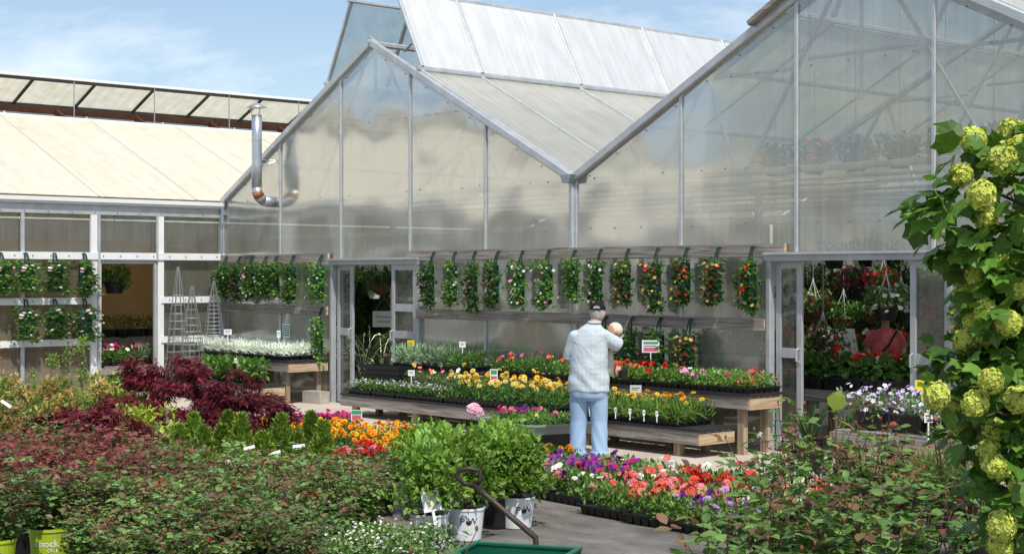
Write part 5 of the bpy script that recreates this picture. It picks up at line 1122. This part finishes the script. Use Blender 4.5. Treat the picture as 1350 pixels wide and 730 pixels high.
# small cone conifers
def conifer_mesh():
    g=MB(); m=900; z=rnd(m)**.8; a=rnd(m,0,6.28); r=(1-z)**.8*.125*(.75+.25*np.sin(a*5+z*9))*rnd(m,.55,1.1); pos=np.c_[r*np.cos(a),r*np.sin(a),.13+z*.40]
    ax=nrmz(np.c_[np.cos(a)*.6,np.sin(a)*.6,np.ones(m)*1.1]+rng.normal(size=(m,3))*.25); g.inst(RHOMB,pos,ax,np.c_[np.cos(a),np.sin(a),np.zeros(m)]+rng.normal(size=(m,3))*.5,.055*rnd(m,.7,1.2),.022,vary([(.13,.20,.03),(.10,.17,.026),(.17,.23,.035)],m,.3)); return g.mesh('foliage',M['leaf'])
CN=[conifer_mesh() for _ in range(3)]
for i,(px,D,s) in enumerate(((236,14.6,1.0),(268,14.2,1.05),(292,14.9,.95),(318,14.5,1.2),(345,14.2,.95),(371,14.6,1.18),(392,14.1,.95),(410,14.7,1.2),(426,14.4,1.1),(255,15.2,1.1),(300,15.4,1.1),(220,14.0,.9))):
    t=thing('young_conifer','small cone shaped conifer, %s planted of the row behind the roses'%ordn(i),'conifer',dp(px,D,ZG),rnd(1,0,6)[0],'small conifers behind the roses',(1.5,1.5,s*1.0)); add_pot(t,'small'); part('foliage',CN[i%3],t,kind='stuff'); g=MB(); g.tube([(0,0,.1),(0,0,.4)],[.008,.003],5); P('trunk',g,M['bark'],t)
for i,(px,D,z,tl) in enumerate(((328,13.75,.44,.25),(362,13.6,.41,.3),(394,13.9,.44,.1),(300,13.5,.36,-.9),(8,14.2,.80,-.6))):
    q=dp(px,D,z); g=MB(); g.box((-.055,-.002,-.014),(.055,.002,.014)); o=P('plant_label',g,M['tagw'],None); o.location=q; o.rotation_euler=(R(-20),-tl,R(49)); tag(o,('white slip label tilted over the conifers, %s from left'%ordn(i)) if i<4 else 'white slip label at the left edge among orange shrubs','plant label','slip labels')

# ================================================================== marigold, magenta and red flats on the ground
k=0
for px,py in ((348,566),(385,572),(430,570),(455,568),(480,575),(505,582),(530,590),(468,584),(492,592),(520,570),(548,578),(440,580),(575,590),(545,600),(512,602)):
    p=gp(px,py,.22); flat_thing('flat of orange and yellow marigolds on the ground, %s of the patch'%ordn(min(k,13)) if k<14 else 'nearest flat of orange marigolds on the ground, by the bright green shrubs',(p[0],p[1],.006 if p[1]>YB+.2 else ZG),'mari',R(10*rng.normal()),'marigold flats on the ground',kinds=['marigold_orange','marigold_orange','marigold_yellow'],nb=24,bh=.20,jit=.02,sc=(1.,1.,1.12)); k+=1
for i,(px,py) in enumerate(((375,553),(395,556),(412,552),(432,553),(448,551),(330,560),(352,556))):
    p=gp(px,py,.18); flat_thing('flat of bright magenta petunias beside the red maple, %s of its row'%ordn(i),(p[0],p[1],.006 if p[1]>YB+.2 else ZG),'low',R(8*rng.normal()),'magenta flats on the ground',kinds=['pet_mag','pet_mag','pet_pink'],nb=34,bh=.13,jit=.02)
for i,(px,D) in enumerate(((448,14.3),(462,14.6),(478,14.2),(452,13.9),(500,14.4))):
    r=thing('potted_geranium','red flowering geranium in a black pot, %s of those before the marigolds'%ordn(i),'geranium',dp(px,D,ZG),0,'red geraniums before the marigolds'); add_pot(r,'small'); g=MB(); clumps(g,[(rng.normal()*.06,rng.normal()*.06,.16+.08*rnd(1)[0]) for _ in range(7)],.07,14,ROUND,.06,.06,GD+GR,.5); P('foliage',g,M['leaf'],r,kind='stuff')
    for q in range(6):
        me=BL['ger_red' if q%3 else 'ger_pink'][0]; part('bloom',me,r,(rng.normal()*.09,rng.normal()*.09,.31+rng.normal()*.04),(0,0,0),rnd(1,.8,1.2)[0])
marker('picture marker with green band standing in the marigold flats',gp(470,566,.2)[:2]+(.14,),.13,.13,.16,rz=R(49),prints=[(.05,.95,.62,.95,'tagg'),(.1,.9,.1,.55,'tagp')])
# tall pink flowered plant and loose marigolds behind the bright shrubs
pk=thing('pink_flower_plant','plant with one big pink flower head before the low bench','flower',dp(628,15.2,ZG)); add_pot(pk,'black'); g=MB(); clumps(g,[(rng.normal()*.09,rng.normal()*.09,.28+.22*rnd(1)[0]) for _ in range(12)],.08,16,LEAF,.09,.05,GR,.4); P('foliage',g,M['leaf'],pk,kind='stuff'); g=MB(); stems(g,(0,0,.2),[(0,0,.62),(.06,.03,.55)]); P('stems',g,M['stem'],pk,kind='stuff')
for q in range(5): part('bloom',BL['ger_light'][0],pk,(rng.normal()*.06,rng.normal()*.05,.63+rng.normal()*.02),(rng.normal()*.3,rng.normal()*.3,0),1.2)
for i,(px,D) in enumerate(((590,14.6),(615,14.2),(650,14.4),(672,14.0),(600,15.2),(738,15.2),(722,14.9))):
    flat_thing('flat of %s marigolds behind the bright green shrubs, %s from left'%('orange' if i<5 else 'deep orange',ordn(i)),dp(px,D,ZG),'mari',R(8*rng.normal()),'marigolds behind the bright shrubs',kinds=['marigold_orange'],nb=14,bh=.22 if i<5 else .16,jit=.04)

# ================================================================== bright green shrubs in white pots
PWG=[(.12,.22,.03),(.09,.18,.028),(.16,.26,.04),(.13,.20,.03)]
PWM=[shrub_mesh(.41,.255,.055,PWG,None,56,34,LEAF,.52,.30,.35,.10) for _ in range(3)]
pwt=[wrap(text_mesh('P W',.075,M['ink']),KR(.145,.245,.8),.150,0.),]
g=MB(); g.inst(LEAF,[(-.002,-.03,0),(.002,-.03,0),(0,-.03,0)],[(-.5,1,0),(.5,1,0),(0,1,0)],[(0,0,1)]*3,.045,.02,(1,1,1)); lm=wrap(g.mesh('emblem',M['ink']),KR(.145,.245,.8),.152,0.)
lines=[wrap(text_mesh('- - - - - -',.016,M['tagg']),KR(.145,.245,.8),z,0.) for z in (.09,.07)]
for i,(px,py,D,fc) in enumerate(((566,0,11.15,-25),(614,0,11.45,-25),(681,0,12.0,-5),(590,0,12.2,0),(640,0,12.5,0),(668,0,12.9,0),(562,0,12.6,0),(655,0,12.0,20))):
    face=math.atan2(-FWD[1],-FWD[0])+R(12); p=dp(px,D,ZG)
    t=thing('potted_shrub',('bright green shrub in a white pot behind the bacopa, with white tag','bright green shrub in a white lettered pot, middle of the front three','bright green shrub in the white pot standing alone at right','bright green shrub, left one in the second row','bright green shrub, middle one in the second row','bright green shrub at the right rear, beside the petunias','bright green shrub at the left end behind the roses','bright green shrub between the white pots')[i],'shrub',p,face,'bright green shrubs in white pots')
    po=add_pot(t,'white' if i in (0,1,2,3,6) else 'black'); me,cs=PWM[i%3]; part('foliage',me,t,kind='stuff',rot=(0,0,i*1.3)); g=MB(); stems(g,(0,0,.2),[np.array(c) for c in cs[:10]]); P('stems',g,M['stem'],t,kind='stuff')
    if i in (0,1,2):
        for ang in ((0.,) if i else (-.75,.35)):
            for m_ in [pwt[0],lm]+lines: part('lettering' if m_ is not lm else 'emblem',m_,po,rot=(0,0,ang+(.25 if i==2 else 0)))
tg=dp(571,10.95,.0); wt=thing('plant_tag','square white picture tag tilted in the left white pot','plant tag',(tg[0],tg[1],.30),R(49)); wt.rotation_euler=(R(-12),R(-12),R(49))
g=MB(); g.box((-.065,-.002,.0),(.065,.002,.15)); cd_=P('card',g,M['tagw'],wt); g=MB(); g.poly([(.045*math.cos(a)*1.1,-.0035,.065+.045*math.sin(a)) for a in np.linspace(0,6.28,16)[:-1]],(0,.001,0)); P('print',g,simple('cream print',(.75,.72,.55),.5),cd_); g=MB(); g.box((-.01,-.001,-.10),(.01,.001,.0)); P('stake',g,M['tagw'],wt)
g=MB(); g.box((-.05,-.0035,.125),(.05,-.0025,.132)); P('print_line',g,M['tagp'],cd_)
# white bacopa mounds
BAC=[]
for q in range(2):
    g=MB(); cs=[(rng.normal()*.15,rng.normal()*.13,.16+.10*rnd(1)[0]) for _ in range(30)]; clumps(g,cs,.07,34,RHOMB,.03,.02,GL+GR,.3); fl=MB(); n=170; pos=np.array(cs)[rng.integers(0,30,n)]+dirs(n)*.075; pos[:,2]=np.abs(pos[:,2])+.02; fl.flowers(FLOW5,pos,dirs(n)*.6+np.array((.2,-.3,.9)),.011*rnd(n,.8,1.3),vary([WH],n,.08),np.array((.6,.55,.2))); BAC.append((g.mesh('foliage',M['leaf']),fl.mesh('blooms',M['petal'])))
for i,(px,D) in enumerate(((448,10.15),(492,10.35),(530,10.05),(470,9.85),(552,10.3),(512,9.7))):
    t=thing('white_flower_pot','mound of tiny white flowers, %s of the clump before the white pots'%ordn(i),'flower',dp(px,D,ZG),rnd(1,0,6)[0],'white bacopa mounds'); add_pot(t,'small'); part('foliage',BAC[i%2][0],t,kind='stuff'); part('blooms',BAC[i%2][1],t,kind='stuff')

# ================================================================== petunia and geranium flats on the ground cloth
FR=[]
def ff(x,y,kinds,nb,bed,txt): FR.append((x,y,kinds,nb,bed,txt))
ff(13.15,-4.42,['pet_purple','pet_white','pet_rose'],13,'low2','purple and white petunias at the front left corner')
ff(13.72,-4.46,['pet_dark','pet_white','pet_dark','ger_pink'],13,'low2','dark violet and white petunias, front row')
ff(12.95,-4.08,['pet_purple','pet_purple','pet_mag'],22,'low2','crowded violet petunias, second row left')
ff(13.52,-4.08,['pet_dark','pet_purple','pet_pink'],18,'low2','dark purple petunias, second row')
ff(12.80,-3.72,['pet_purple','pet_dark'],18,'low2','violet petunias behind, beside the marigolds')
ff(13.36,-3.72,['pet_purple','pet_dark','pet_mag'],22,'low2','deep violet petunias, third row')
ff(13.92,-3.74,['pet_white','pet_rose','pet_white'],12,'low2','white and rose petunias, third row')
ff(13.10,-3.36,['pet_purple','pet_white'],12,'low2','purple petunias in the rear row')
ff(13.66,-3.36,['pet_white','pet_rose'],10,'low2','white flowers with pink ones, rear row')
ff(14.22,-3.38,['ger_pink','pet_white','ger_coral'],8,'low','pink geraniums, rear row middle')
ff(14.72,-3.36,['ger_coral','ger_pink'],8,'low','coral geraniums, rear row right')
ff(14.40,-4.72,['ger_pink','ger_coral'],9,'low2','salmon impatiens alone at the front')
ff(14.96,-4.76,['ger_pink','ger_coral','pet_rose'],14,'low2','coral and rose impatiens, front row')
ff(14.12,-4.06,['ger_pink','ger_coral','pet_white'],12,'low','pink and coral geraniums, second row')
ff(14.66,-4.38,['ger_coral','ger_pink'],15,'low2','bright coral impatiens, middle of the patch')
ff(14.68,-4.04,['ger_red','pet_white'],11,'low','red geraniums, middle of the patch')
ff(14.48,-3.70,['ger_red','ger_red','pet_white'],9,'low','red geraniums, third row')
ff(15.22,-4.40,['ger_pink','pet_rose'],15,'low2','pink impatiens behind the lavender petunias')
ff(15.24,-4.02,['ger_pink','ger_red'],12,'low','rose geraniums, second row right')
ff(15.04,-3.68,['ger_red','ger_coral'],9,'low','scarlet geraniums, third row right')
ff(15.52,-4.78,['pet_lav','pet_lav','pet_dark'],14,'low2','lavender veined petunias, front row right')
ff(15.80,-4.42,['pet_lav','pet_dark','pet_white'],14,'low2','lavender and dark petunias, second row right')
ff(15.82,-4.02,['ger_pink','pet_rose'],12,'low','pink geraniums, right end')
ff(16.06,-4.82,['pet_lav','pet_dark'],10,'low2','lavender petunias, front right end')
ff(15.62,-3.66,['ger_coral','ger_pink'],10,'low','coral geraniums at the right rear')
for i,(x,y,kd,nb,bd,tx) in enumerate(FR): flat_thing('flat of '+tx,(x,y,ZG),bd,R(4*rng.normal()),'flower flats on the ground cloth',kinds=kd,nb=int(nb*(1.5 if 'pet' in tx or 'violet' in tx or 'lav' in tx else .85)),bh=.13,jit=.03,sc=(1.,1.2,1.2))
marker('white card marker standing among the coral and pink flats',(15.42,-3.9,.12),.11,.08,.22,rz=R(49))
marker('white marker at the rear of the petunia flats',(13.9,-3.5,.10),.06,.07,.16,rz=R(49))

# ================================================================== green cart with its handle
wg=thing('garden_cart','green steel garden cart with a rusty loop handle at the bottom','cart',(16.90,-8.03,ZG),R(30))
hx,hy=.31,.22; zc0,zc1=.32,.425
g=MB(); g.box((-hx,-hy,zc0),(hx,hy,zc0+.012)); P('bed',g,M['cart'],wg)
for s in (-1,1):
    g=MB(); g.box((-hx-.012,s*hy-.010,zc0),(hx+.012,s*hy+.010,zc1)); w_=P('side',g,M['cart'],wg); g=MB(); g.bar((-hx-.016,s*hy,zc1+.008),(hx+.016,s*hy,zc1+.008),.035,.018,.2); P('rim',g,M['cart'],w_)
    g=MB(); g.box((s*hx-.010,-hy+.011,zc0),(s*hx+.010,hy-.011,zc1)); w_=P('end',g,M['cart'],wg); g=MB(); g.bar((s*hx,-hy+.02,zc1+.008),(s*hx,hy-.02,zc1+.008),.035,.018,.2); P('rim',g,M['cart'],w_)
    for t_ in (-1,1):
        g=MB(); g.tube([(s*.33,t_*.30,.13),(s*.33,t_*.37,.13)],.13,20); wl_=P('wheel',g,M['black'],wg,False); g=MB(); g.tube([(s*.33,t_*.295,.13),(s*.33,t_*.375,.13)],.06,14); P('hub',g,M['rust'],wl_)
    g=MB(); g.bar((s*.33,-.32,.13),(s*.33,.32,.13),.03,.03); g.bar((s*.33,-.1,.13),(s*.33,-.1,zc0),.04,.04); g.bar((s*.33,.1,.13),(s*.33,.1,zc0),.04,.04); P('axle',g,M['rust'],wg)
g=MB(); clumps(g,[(rng.normal()*.2,rng.normal()*.12,zc0+.02) for _ in range(14)],.07,10,RHOMB,.04,.03,[(.05,.04,.03),(.10,.08,.05)],.2,0,.3); 
# handle: bar rising from the far end to a triangular loop
b0=np.array(dp(706,8.75,zat(708,8.75))); b1=np.array(dp(640,8.85,zat(652,8.85))); b2=np.array(dp(626,8.9,zat(640,8.9)))
inv=(Matrix.Translation(wg.location)@Matrix.Rotation(R(30),4,'Z')).inverted(); lp=lambda p: tuple(inv@Vector(p))
g=MB(); foot=lp(b0); g.tube([(foot[0]+.03,foot[1]-.02,.16),foot,lp(b1),lp(b2)],[.019,.019,.018,.018],8); h_=P('handle_bar',g,M['rust'],wg,True)
lo=[(626,640),(612,637),(602,628),(604,620),(618,617),(632,620),(634,630),(628,640)]
g=MB(); g.tube([lp(dp(x,8.9,zat(y,8.9))) for x,y in lo],.015,8); P('grip_loop',g,M['rust'],h_,True)

# ================================================================== rose block at the bottom right
G2=[(.080,.15,.035),(.060,.125,.03),(.11,.18,.045),(.09,.145,.05)]; R2=[(.12,.065,.035),(.10,.045,.03),(.13,.10,.04)]
def leggy(label,p,h,n,leafn,sc=1.,big=.075,buds=True,rz=0.):
    """taller rose with arching canes; its nearest leaves are parts of their own"""
    t=thing('leggy_rose',label,'rose',p,rz,'taller roses at the bottom right',sc); add_pot(t,'black')
    cn=MB(); fol=MB(); loose=[]; bd=MB()
    for c in range(n):
        a=rnd(1)[0]*6.283; rr=rnd(1,.05,.34)[0]; hh=h*rnd(1,.55,1.05)[0]; tip=np.array((rr*math.cos(a),rr*math.sin(a),.2+hh)); b=np.array((.03*math.cos(a),.03*math.sin(a),.2)); m=b+(tip-b)*.55-np.r_[(tip-b)[:2]*.25,0]
        pts=np.array([b,m,tip]); cn.tube(pts,[.0055,.004,.002],5)
        for k in range(leafn):
            f=.2+.8*(k+.5)/leafn; q=pts[0]*(1-f)**2+2*f*(1-f)*pts[1]+pts[2]*f*f; an=rnd(1)[0]*6.283; out=nrmz(np.array((math.cos(an),math.sin(an),rnd(1,-.3,.6)[0]))); side=nrmz(np.cross(out,(0,0,1.))); lf=big*rnd(1,.65,1.15)[0]; red=f>.85 and rnd(1)[0]<.4 or rnd(1)[0]<.03
            for u,s in ((1.,0),(.62,1),(.62,-1)): loose.append((q+out*lf*1.1*u,nrmz(out*(1 if s==0 else .5)+side*s*.9+rng.normal(size=3)*.2),lf,red))
        if buds and rnd(1)[0]<.6: bd.ball(tip+np.array((0,0,.012)),(.009,.009,.015),7,5,(.28,.12,.06))
    P('canes',cn,M['stemr'],t,kind='stuff')
    if bd.n: P('buds',bd,M['petal'],t,kind='stuff')
    order=sorted(range(len(loose)),key=lambda i:-(loose[i][0][2]-.6*np.dot(loose[i][0],FWD)))
    single=set(order[:45])
    for i,(q,ax,lf,red) in enumerate(loose):
        nr=np.array((0,0,1.))+rng.normal(size=3)*.35
        if i in single:
            ax_=Vector(ax).normalized(); nv=Vector(nr); X=ax_.cross(nv).normalized(); Nn=X.cross(ax_); mt=Matrix((X,ax_,Nn)).transposed().to_euler(); part('leaf',RL[(3 if red else 0)+rng.integers(3)],t,tuple(q),(mt.x,mt.y,mt.z),lf)
        else: fol.inst(LEAF,[q],[ax],[nr],lf,lf*.6,vary(R2 if red else G2,1,.3))
    P('foliage',fol,M['leaf'],t,kind='stuff'); return t
def one_leaf(c): g=MB(); g.inst(LEAF,[(0,0,0)],[(0,1,0)],[(0,0,1)],1.,.6,[c]); return g.mesh('leaf',M['leaf'])
RL=[one_leaf(c) for c in G2[:3]+R2]
RR=[(955,7.6,.62,9),(1015,7.9,.66,9),(1080,8.1,.62,9),(1150,8.0,.58,8),(1225,8.2,.58,8),(1300,8.1,.6,8),(985,8.9,.62,8),(1050,9.2,.66,8),(1120,9.2,.6,8),(1190,9.3,.62,8),(1260,9.2,.62,8),(1330,9.3,.6,7),(1010,10.2,.62,7),(1075,10.4,.72,7),(1145,10.5,.62,7),(1215,10.5,.66,7),(1290,10.5,.62,7),(1040,11.2,.74,6),(1110,11.3,.66,6),(1175,11.4,.60,6),(1245,11.4,.62,6)]
for i,(px,D,h,n) in enumerate(RR):
    rw=0 if i<6 else 1 if i<12 else 2 if i<17 else 3
    t=leggy('leggy rose with reddish tips, %s from left in the %s row, bottom right'%(ordn(i-(0,6,12,17)[rw]),('nearest','second','third','farthest')[rw]),dp(px,D,ZG),h*(1.0,1.08,1.16,1.2)[rw],n+2,9,rz=rnd(1,0,6.28)[0],big=.088 if rw==0 else .078)
    if rw and rnd(1)[0]<.9:
        for q in range(2): part('bloom',BL['rose_pink' if rnd(1)[0]<.5 else 'pet_white'][0],t,(rng.normal()*.15,rng.normal()*.15,.62+rng.normal()*.12),(rng.normal()*.5,rng.normal()*.5,0),.8)
# young sprigs close to the lens
for i,(px,D,h) in enumerate(((440,7.2,.56),(800,6.9,.60),(625,6.6,.62),(655,6.7,.58))):
    leggy(('young rose sprig with one bud before the white pots','small budded sprig rising before the ground cloth','leafy sprig before the green cart','second leafy sprig before the green cart')[i],dp(px+(130 if i==0 else 0),D,ZG),h,3,6,rz=i*1.7,big=.06)
# big round-leaved plant by the doorway
rl=thing('round_leaf_plant','tall stem with one big round yellow green leaf before the right door','plant',dp(1100,10.4,ZG)); add_pot(rl,'black'); g=MB(); g.tube([(0,0,.2),(.02,0,.7),(.01,0,1.12)],[.009,.007,.005],6); g.tube([(.01,0,.95),(.10,.12,1.10)],[.004,.003],5); P('stem',g,M['stemr'],rl,True)
g=MB(); g.inst(LEAF,[(.01,-.02,1.06)],[(.25,.1,.85)],[(-FWD[0],-FWD[1],.9)],.15,.14,[(.15,.20,.03)]); P('leaf',g,M['leaf'],rl)
for q_,a_ in (((.02,0,1.10),(.6,.7,.1)),((.02,0,1.0),(.6,.3,-.3)),((.01,0,.9),(-.7,.2,-.2))):
    g=MB(); g.inst(LEAF,[q_],[a_],[(0,0,1)],.14,.05,[(.26,.15,.05)]); P('leaf',g,M['leaf'],rl)

# ================================================================== bench and pots before the right door
inner_bench('low dark bench of lavender flowers before the right door leaf',14.35,15.75,-1.75,-1.2,.52)
for i,x in enumerate((14.62,15.05,15.48)):
    t=thing('flower_trough','black trough of lavender white flowers, %s from the doorway'%ordn(i),'flower pot',(x,-1.48,.525),0,'lavender flower troughs'); g=MB(); g.loft([((0,0,0),.17,.11),((0,0,.17),.20,.14),((0,0,.175),.19,.13)],16); P('pot',g,M['black'],t)
    g=MB(); cs=[(rng.normal()*.14,rng.normal()*.12,.22+.10*rnd(1)[0]) for _ in range(22)]; clumps(g,cs,.08,24,RHOMB,.04,.02,GR+GS,.3); P('foliage',g,M['leaf'],t,kind='stuff')
    fl=MB(); n=60; pos=np.array(cs)[rng.integers(0,22,n)]+dirs(n)*.10; pos[:,2]+=.03; fl.flowers(FLOW5,pos,dirs(n)*.5+np.array((.1,-.4,.7)),.024*rnd(n,.8,1.3),vary([LV,WH,(.6,.5,.68)],n,.1)); P('blooms',fl,M['petal'],t,kind='stuff')
marker('yellow card marker above the lavender flowers by the right door',(15.2,-1.50,.78),.13,.09,.16,('tagy',),rz=R(49))
marker('white card marker among the brown grasses by the right door',dp(1224,12.6,.62),.07,.08,.16,rz=R(49))
GRS=[]
for q,cc in enumerate(([(.30,.22,.16),(.36,.27,.21),(.24,.19,.12)],[(.13,.15,.045),(.11,.13,.04),(.18,.15,.06)])):
    g=MB(); m=260; a=rnd(m,0,6.28); pos=np.c_[rng.normal(size=m)*.05,rng.normal(size=m)*.05,np.full(m,.23)]; g.inst(BLADE,pos,np.c_[np.cos(a)*.8,np.sin(a)*.8,rnd(m,.5,1.6)],np.c_[np.cos(a),np.sin(a),np.zeros(m)]*-1+np.array((0,0,.6)),.30*rnd(m,.6,1.1),.010,vary(cc,m,.25)); GRS.append(g.mesh('blades',M['leaf']))
k=0
for px,D,q in ((1134,12.9,0),(1156,12.6,0),(1178,12.9,0),(1200,12.5,1),(1226,12.7,1),(1250,12.4,1)):
    t=thing('potted_grass','black pot of %s grass by the right door, %s of the group'%(('pinkish','olive brown')[q],ordn(k)),'grass pot',dp(px,D,ZG if dp(px,D)[1]<YB else .006),rnd(1,0,6)[0],'potted grasses by the right door',1.15); add_pot(t,'black'); part('blades',GRS[q],t,kind='stuff'); k+=1
for i,(px,D) in enumerate(((1068,15.6),(1120,15.4))):
    t=thing('nursery_pot','large black nursery pot with strappy leaves beside the right door, %s'%('nearer the jamb','further right')[i],'plant pot',dp(px,D,.006),0,'large black pots by the right door',1.25); add_pot(t,'black'); g=MB(); m=26; a=rnd(m,0,6.28); g.inst(BLADE,np.c_[rng.normal(size=m)*.03,rng.normal(size=m)*.03,np.full(m,.22)],np.c_[np.cos(a)*.5,np.sin(a)*.5,rnd(m,.7,1.5)],np.c_[-np.cos(a),-np.sin(a),np.full(m,.6)],.36*rnd(m,.6,1.1),.03,vary(GD,m,.3)); P('foliage',g,M['leaf'],t,kind='stuff')

# ================================================================== snowball bush
VB=dp(1440,6.35,ZG); vb=thing('snowball_bush','tall bush with lime green snowball blooms at the right picture edge','bush',VB,0)
VL=[(.070,.145,.018),(.055,.12,.016),(.095,.18,.024),(.060,.13,.018)]
def vleaf(c): g=MB(); g.inst(LOBED,[(0,0,0)],[(0,1,0)],[(0,0,1)],1.,.95,[c]); return g.mesh('leaf',M['leaf'])
VLM=[vleaf(c) for c in VL+[(.09,.18,.028)]]
def snowball(seed):
    g=MB(); n=230; k=np.arange(n)+.5; ph=np.arccos(1-2*k/n); th=math.pi*(1+5**.5)*k; d=np.c_[np.sin(ph)*np.cos(th),np.sin(ph)*np.sin(th),np.cos(ph)]; rad=.80+.14*np.sin(d[:,0]*7+seed)*np.sin(d[:,1]*6+seed*2)*np.cos(d[:,2]*5)+.05*rng.normal(size=n)
    g.ball((0,0,0),.72,14,9,(.30,.40,.05)); g.flowers(FLOW5,d*rad[:,None],d+rng.normal(size=(n,3))*.35,.165*rnd(n,.8,1.25),vary([(.60,.64,.13),(.54,.60,.10),(.68,.70,.22)],n,.12),np.array((.42,.48,.06))); return g.mesh('snowball_bloom',M['petal'])
SB=[snowball(i) for i in range(4)]
bl_px=[(1283,185,6.1,.068),(1331,176,6.2,.072),(1322,211,5.95,.072),(1347,196,6.05,.07),(1266,232,6.0,.062),(1294,257,5.85,.074),(1300,288,5.95,.06),(1319,339,6.0,.066),(1288,364,6.1,.062),(1273,389,6.15,.062),(1300,410,6.0,.062),(1281,422,6.1,.05),(1298,441,6.05,.062),(1329,426,5.95,.066),(1272,449,6.1,.06),(1306,502,5.8,.064),(1286,531,5.85,.064),(1235,521,5.95,.062),(1254,536,6.05,.06),(1342,526,5.8,.07),(1311,566,5.95,.06),(1304,594,5.95,.062),(1314,615,5.9,.066),(1321,692,5.85,.066),(1319,720,5.9,.062),(1346,470,6.1,.06),(1340,380,6.0,.06),(1346,300,6.0,.062),(1262,560,6.2,.05),(1345,640,5.95,.06)]
for q in range(26):
    bl_px.append((float(rnd(1,1370,1600)[0]),float(rnd(1,215,700)[0]),float(rnd(1,5.7,6.9)[0]),.065))
bc=[]
for i,(px,py,D,r) in enumerate(bl_px):
    p=np.array(dp(px,D,zat(py,D)))-np.array(VB); bc.append(p); r*=.9; part('snowball_bloom',SB[i%4],vb,tuple(p),tuple(rnd(3,0,6)),(r*rnd(1,.9,1.12)[0],r,r*rnd(1,.8,1.05)[0]))
# limbs
g=MB(); top=np.array((0,0,2.2)); g.tube([(0,0,0),(.02,.03,.7),(.0,.0,1.5),(.02,0,2.3)],[.04,.034,.024,.012],8); 
for c in bc:
    z=min(max(.35,c[2]-.35),2.2); g.tube([(0,0,z),(c*.55+np.array((0,0,z*.45+.08))) if False else np.array((c[0]*.5,c[1]*.5,(z+c[2])/2+.06)),c],[.012,.008,.004],5)
P('limbs',g,M['bark'],vb,True)
# leaves: clumps along the limbs, around the blooms and through the crown
cs=[c-np.array((c[0],c[1],0))*rnd(1,.05,.3)[0]+rng.normal(size=3)*.05 for c in bc for _ in range(2)]
for q in range(110):
    a=rnd(1)[0]*6.283; z=rnd(1,.12,2.42)[0]; rm=.52*(1-.30*abs(z-1.6)/1.3) if z>1.6 else .52*(.62+.38*z/1.6); rr=rm*math.sqrt(rnd(1,.1,1.)[0]); cs.append(np.array((rr*math.cos(a),rr*math.sin(a),z)))
cs+= [np.array(dp(px,D,zat(py,D)))-np.array(VB) for px,py,D in ((1222,262,6.0),(1238,285,6.0),(1246,262,6.05),(1258,300,6.0),(1270,330,6.1),(1240,310,6.1),(1290,320,6.1),(1310,300,6.0),(1335,260,6.0),(1250,470,6.15),(1240,500,6.2),(1262,480,6.1),(1330,590,6.0),(1340,650,6.0),(1335,720,6.0),(1290,470,6.1),(1330,480,6.1),(1300,650,6.15))]
cs=np.array(cs); m=len(cs)*12; ci=rng.integers(0,len(cs),m); d=dirs(m); pos=cs[ci]+d*(.105*rnd(m,.3,1.)[:,None]); axs=nrmz(d*.8+np.array((0,0,-.25))+np.c_[pos[:,0],pos[:,1],np.zeros(m)]*.5+rng.normal(size=(m,3))*.4); nrs=np.array((0,0,1.))+rng.normal(size=(m,3))*.45+np.c_[pos[:,0],pos[:,1],np.zeros(m)]*.8; lf=.092*rnd(m,.5,1.25)
W_=pos+np.array(VB); dep_=(W_-CAM)@FWD; sx=675+2000*((W_-CAM)@RGT)/dep_; vis=np.where((sx<1352)&(dep_<6.25)&(pos[:,2]<2.58))[0]; vis=vis[np.argsort(dep_[vis])][:290]; sel=np.zeros(m,bool); sel[vis]=True
for i in np.where(sel)[0]:
    ax_=Vector(axs[i]); X=ax_.cross(Vector(nrs[i])).normalized(); Nn=X.cross(ax_); e=Matrix((X,ax_,Nn)).transposed().to_euler(); part('leaf',VLM[rng.integers(5)],vb,tuple(pos[i]),(e.x,e.y,e.z),lf[i])
fol=MB(); r_=(~sel)&(pos[:,2]<2.58); fol.inst(LOBED,pos[r_],axs[r_],nrs[r_],lf[r_],lf[r_]*.95,vary(VL,int(r_.sum()),.25)); P('foliage',fol,M['leaf'],vb,kind='stuff')

# big-leaved plant nearest the lens, right of the ground cloth
leggy('broad leaved plant nearest the lens beside the lavender petunias',dp(975,6.3,ZG),.60,7,6,rz=.4,big=.13,buds=False)
# tall dark foliage plants added deep inside the bays to darken the doorways
TF=[shrub_mesh(1.5,.42,.11,GD+[(.03,.07,.015)],None,46,26,LEAF,.45,.25,.1,.15) for _ in range(2)]
k=0
for px,Y in ((1058,5.4),(1085,6.6),(1110,5.6),(1140,6.8),(1165,5.6),(1190,6.6),(1215,5.4),(1240,6.4),(468,5.0),(484,4.2),(500,5.2),(516,4.4)):
    q=py_at(px,470,Y); shrub('dark_fill_plant','tall dark foliage plant added to darken the %s doorway, %s from its left'%('right' if px>900 else 'left',ordn(k if k<8 else k-8)),'plant',(q[0],q[1],.006),*TF[k%2],group='tall plants added to darken the bays',sc=(1.,1.,1.05+.1*(k%3))); k+=1

# fallen petals, leaves and crumbs of soil on the cloth and paving
g=MB(); n=900; xs=rnd(n,11.5,19.); ys=rnd(n,-8.5,-2.0); zs=np.where(ys>YB,.010,.0165); a=rnd(n,0,6.28)
g.inst(RHOMB,np.c_[xs,ys,zs],np.c_[np.cos(a),np.sin(a),np.zeros(n)],np.c_[rng.normal(size=(n,2))*.15,np.ones(n)],.022*rnd(n,.4,1.6),.014,vary([(.06,.04,.025),(.05,.035,.02),(.16,.11,.05),(.10,.12,.04),(.45,.12,.14),(.3,.2,.1)],n,.3))
lit=P('litter',g,M['leaf'],None); tag(lit,'fallen petals, leaves and soil crumbs scattered over the ground cloth','litter',kind='stuff')
